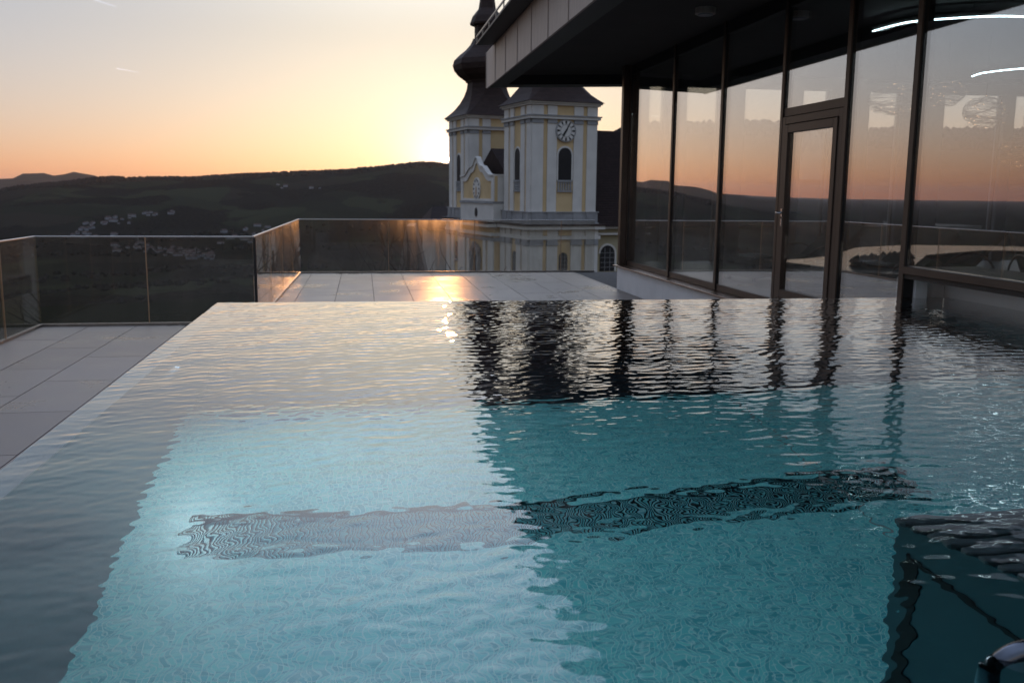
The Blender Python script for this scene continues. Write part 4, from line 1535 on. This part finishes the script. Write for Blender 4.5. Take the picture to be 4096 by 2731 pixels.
for i in range(1):
    u_ = 9.4 + i * 6
    mb = MB()
    mb.extrude([(t, 1.59, z) for t, z in arch(u_ - 0.85, u_ + 0.85, -6.4, -3.7)], (0, -0.05, 0))
    w_ = link('window', mb.mesh('window', Dm), nv)
    mb = MB()
    for t in (-0.3, 0.3):
        mb.box(u_ + t - 0.02, u_ + t + 0.02, 1.50, 1.539, -6.4, -4.0)
    for z in (-6, -5.5, -5, -4.5):
        mb.box(u_ - 0.8, u_ + 0.8, 1.47, 1.499, z, z + 0.04)
    link('glazing_bar', mb.mesh('glazing_bar', Gm), nv)
    mb = MB()
    o_, i_ = arch(u_ - 1.05, u_ + 1.05, -6.4, -3.5), arch(u_ - 0.85, u_ + 0.85, -6.4, -3.7)
    for q in range(1, len(o_) - 1):
        mb.extrude([(o_[q][0], 1.59, o_[q][1]), (o_[q + 1][0], 1.59, o_[q + 1][1]), (i_[q + 1][0], 1.59, i_[q + 1][1]), (i_[q][0], 1.59, i_[q][1])], (0, -0.1, 0))
    link('window_surround', mb.mesh('window_surround', Wm), nv)

# pointed pale choir turret seen through the door and the mirrored pane
tx, ty_ = polar(26.8, 62)
tt = thing('pointed_turret', 'pale pointed turret seen through the pavilion door glass', 'turret', (tx, ty_, 0), RAD(20))
link('turret_body', MB().rings([oct_ring(0, 0, z, 1.7, 0.586) for z in (-14, 2.6)]).mesh('turret_body', MT['ch_greyd']), tt)
link('turret_roof', MB().rings([oct_ring(0, 0, z, h, 0.586) for z, h in ((2.6, 2.3), (3.4, 1.7), (4.6, 0.9), (5.9, 0.06))]).mesh('turret_roof', MT['ch_greyd']), tt)

# ---------------------------------------------------------------- other buildings and trees beyond the terrace
hb = thing('dark_roofed_house', 'house with dark ridged roof standing left of the church behind the rear glass', 'house', (16.0, 128, 0), RAD(4))
link('house_walls', MB().box(-7.2, 10, -6, 6, -18, -3.2).mesh('house_walls', MT['pale']), hb)
mb = MB()
mb.add([(-8.2, -7, -3.3), (11, -7, -3.3), (11, 7, -3.3), (-8.2, 7, -3.3), (-6.6, 0, -0.35), (11, 0, -0.35)],
       [(0, 1, 5, 4), (2, 3, 4, 5), (3, 0, 4), (1, 2, 5), (0, 3, 2, 1)])
link('hipped_roof', mb.mesh('hipped_roof', MT['ch_tile']), hb)


def bare_tree(x, y, zb, h, label, seed, group):
    rnd = random.Random(seed)
    t = thing('bare_tree', label, 'tree', (x, y, zb), 0, group)
    tr_ = MB()
    tr_.tube([(0, 0, 0), (0.1, 0.05, h * 0.25), (0.0, 0.1, h * 0.5), (0.08, 0, h * 0.95)], 0.2, 7, radii=[h * 0.025, h * 0.02, h * 0.013, h * 0.003])
    link('trunk', tr_.mesh('trunk', MT['bark']), t)
    br = MB()
    def grow(p, d, L, r, lev):
        q = p + d * L * 0.5 + Vector((rnd.gauss(0, .05), rnd.gauss(0, .05), 0)) * L
        e = p + d * L
        br.tube([p, q, e], r, 4, radii=[r, r * 0.75, r * 0.35])
        if lev > 0:
            for j in range(4):
                s = rnd.uniform(0.35, 1.0)
                nd = (d + Vector((rnd.gauss(0, .6), rnd.gauss(0, .6), rnd.gauss(0.25, .35)))).normalized()
                grow(p + d * L * s, nd, L * rnd.uniform(0.45, 0.65), r * 0.5, lev - 1)
    for j in range(11):
        zz = h * rnd.uniform(0.28, 0.85)
        a = rnd.uniform(0, 6.28)
        d = Vector((math.cos(a), math.sin(a), rnd.uniform(0.5, 1.2))).normalized()
        grow(Vector((0.05, 0.05, zz)), d, (h - zz) * rnd.uniform(0.5, 0.75) + 0.5, h * 0.008, 2)
    link('crown', br.mesh('crown', MT['bark']), t)
    return t


bare_tree(2.05, 44, -14, 13.6, 'bare leafless tree behind the rear glass left of the church', 3, 'bare trees below the terrace')
bare_tree(4.1, 52, -14.5, 11.2, 'shorter bare tree close to the church wall behind the rear glass', 4, 'bare trees below the terrace')
pc = thing('pointed_shape', 'pale pointed solid standing in for a reflection in the rear glass', 'house', (2.9, 58, 0), RAD(-5))  # added solid in place of a pale reflection in the glass
mb = MB()
mb.extrude([(-1.5, 0, -15), (1.5, 0, -15), (1.35, 0, -5.2), (0.25, 0, -0.45), (-0.25, 0, -0.45), (-1.1, 0, -5.0)], (0, 5, 0))
link('shape_solid', mb.mesh('shape_solid', MT['ch_greyd']), pc)
link('dark_plate', MB().box(-0.5, 0.5, -0.08, -0.001, -15, -12.6).mesh('dark_plate', Dm), pc)

# contrails
for (a0, e0, a1, e1, lab) in ((-15.6, 10.35, -13.35, 9.76, 'thin white contrail cut by the top edge at upper left'), (-13.5, 6.55, -12.3, 6.38, 'faint short contrail lower in the left sky')):
    R_ = 9000
    def pp(a, e):
        a, e = math.radians(a), math.radians(e)
        return Vector((R_ * math.sin(a) * math.cos(e), R_ * math.cos(a) * math.cos(e), R_ * math.sin(e)))
    p, q = pp(a0, e0), pp(a1, e1)
    pts = [p.lerp(q, i / 12) for i in range(13)]
    n0 = 9 if e0 > 8 else 5
    rad = [n0 * (1 - 0.75 * i / 12) for i in range(13)]
    tag(link('contrail', MB().tube(pts, 5, 8, radii=rad).mesh('contrail', MT['contrail'], smooth=True)), lab, 'contrail', 'contrails in the sky')

# ---------------------------------------------------------------- valley air
hz = NT('valley haze')
hz.t.nodes.remove(hz.p)
pv = hz.n('ShaderNodeVolumePrincipled')
pv.inputs['Color'].default_value = (0.84, 0.80, 0.81, 1)
pv.inputs['Density'].default_value = 1.4e-5
pv.inputs['Anisotropy'].default_value = 0.6
hz.l(pv.outputs[0], hz.out.inputs['Volume'])
struct(box('haze', hz.m, None, -46000, 46000, -46000, 46000, -215, 420), 'stuff')
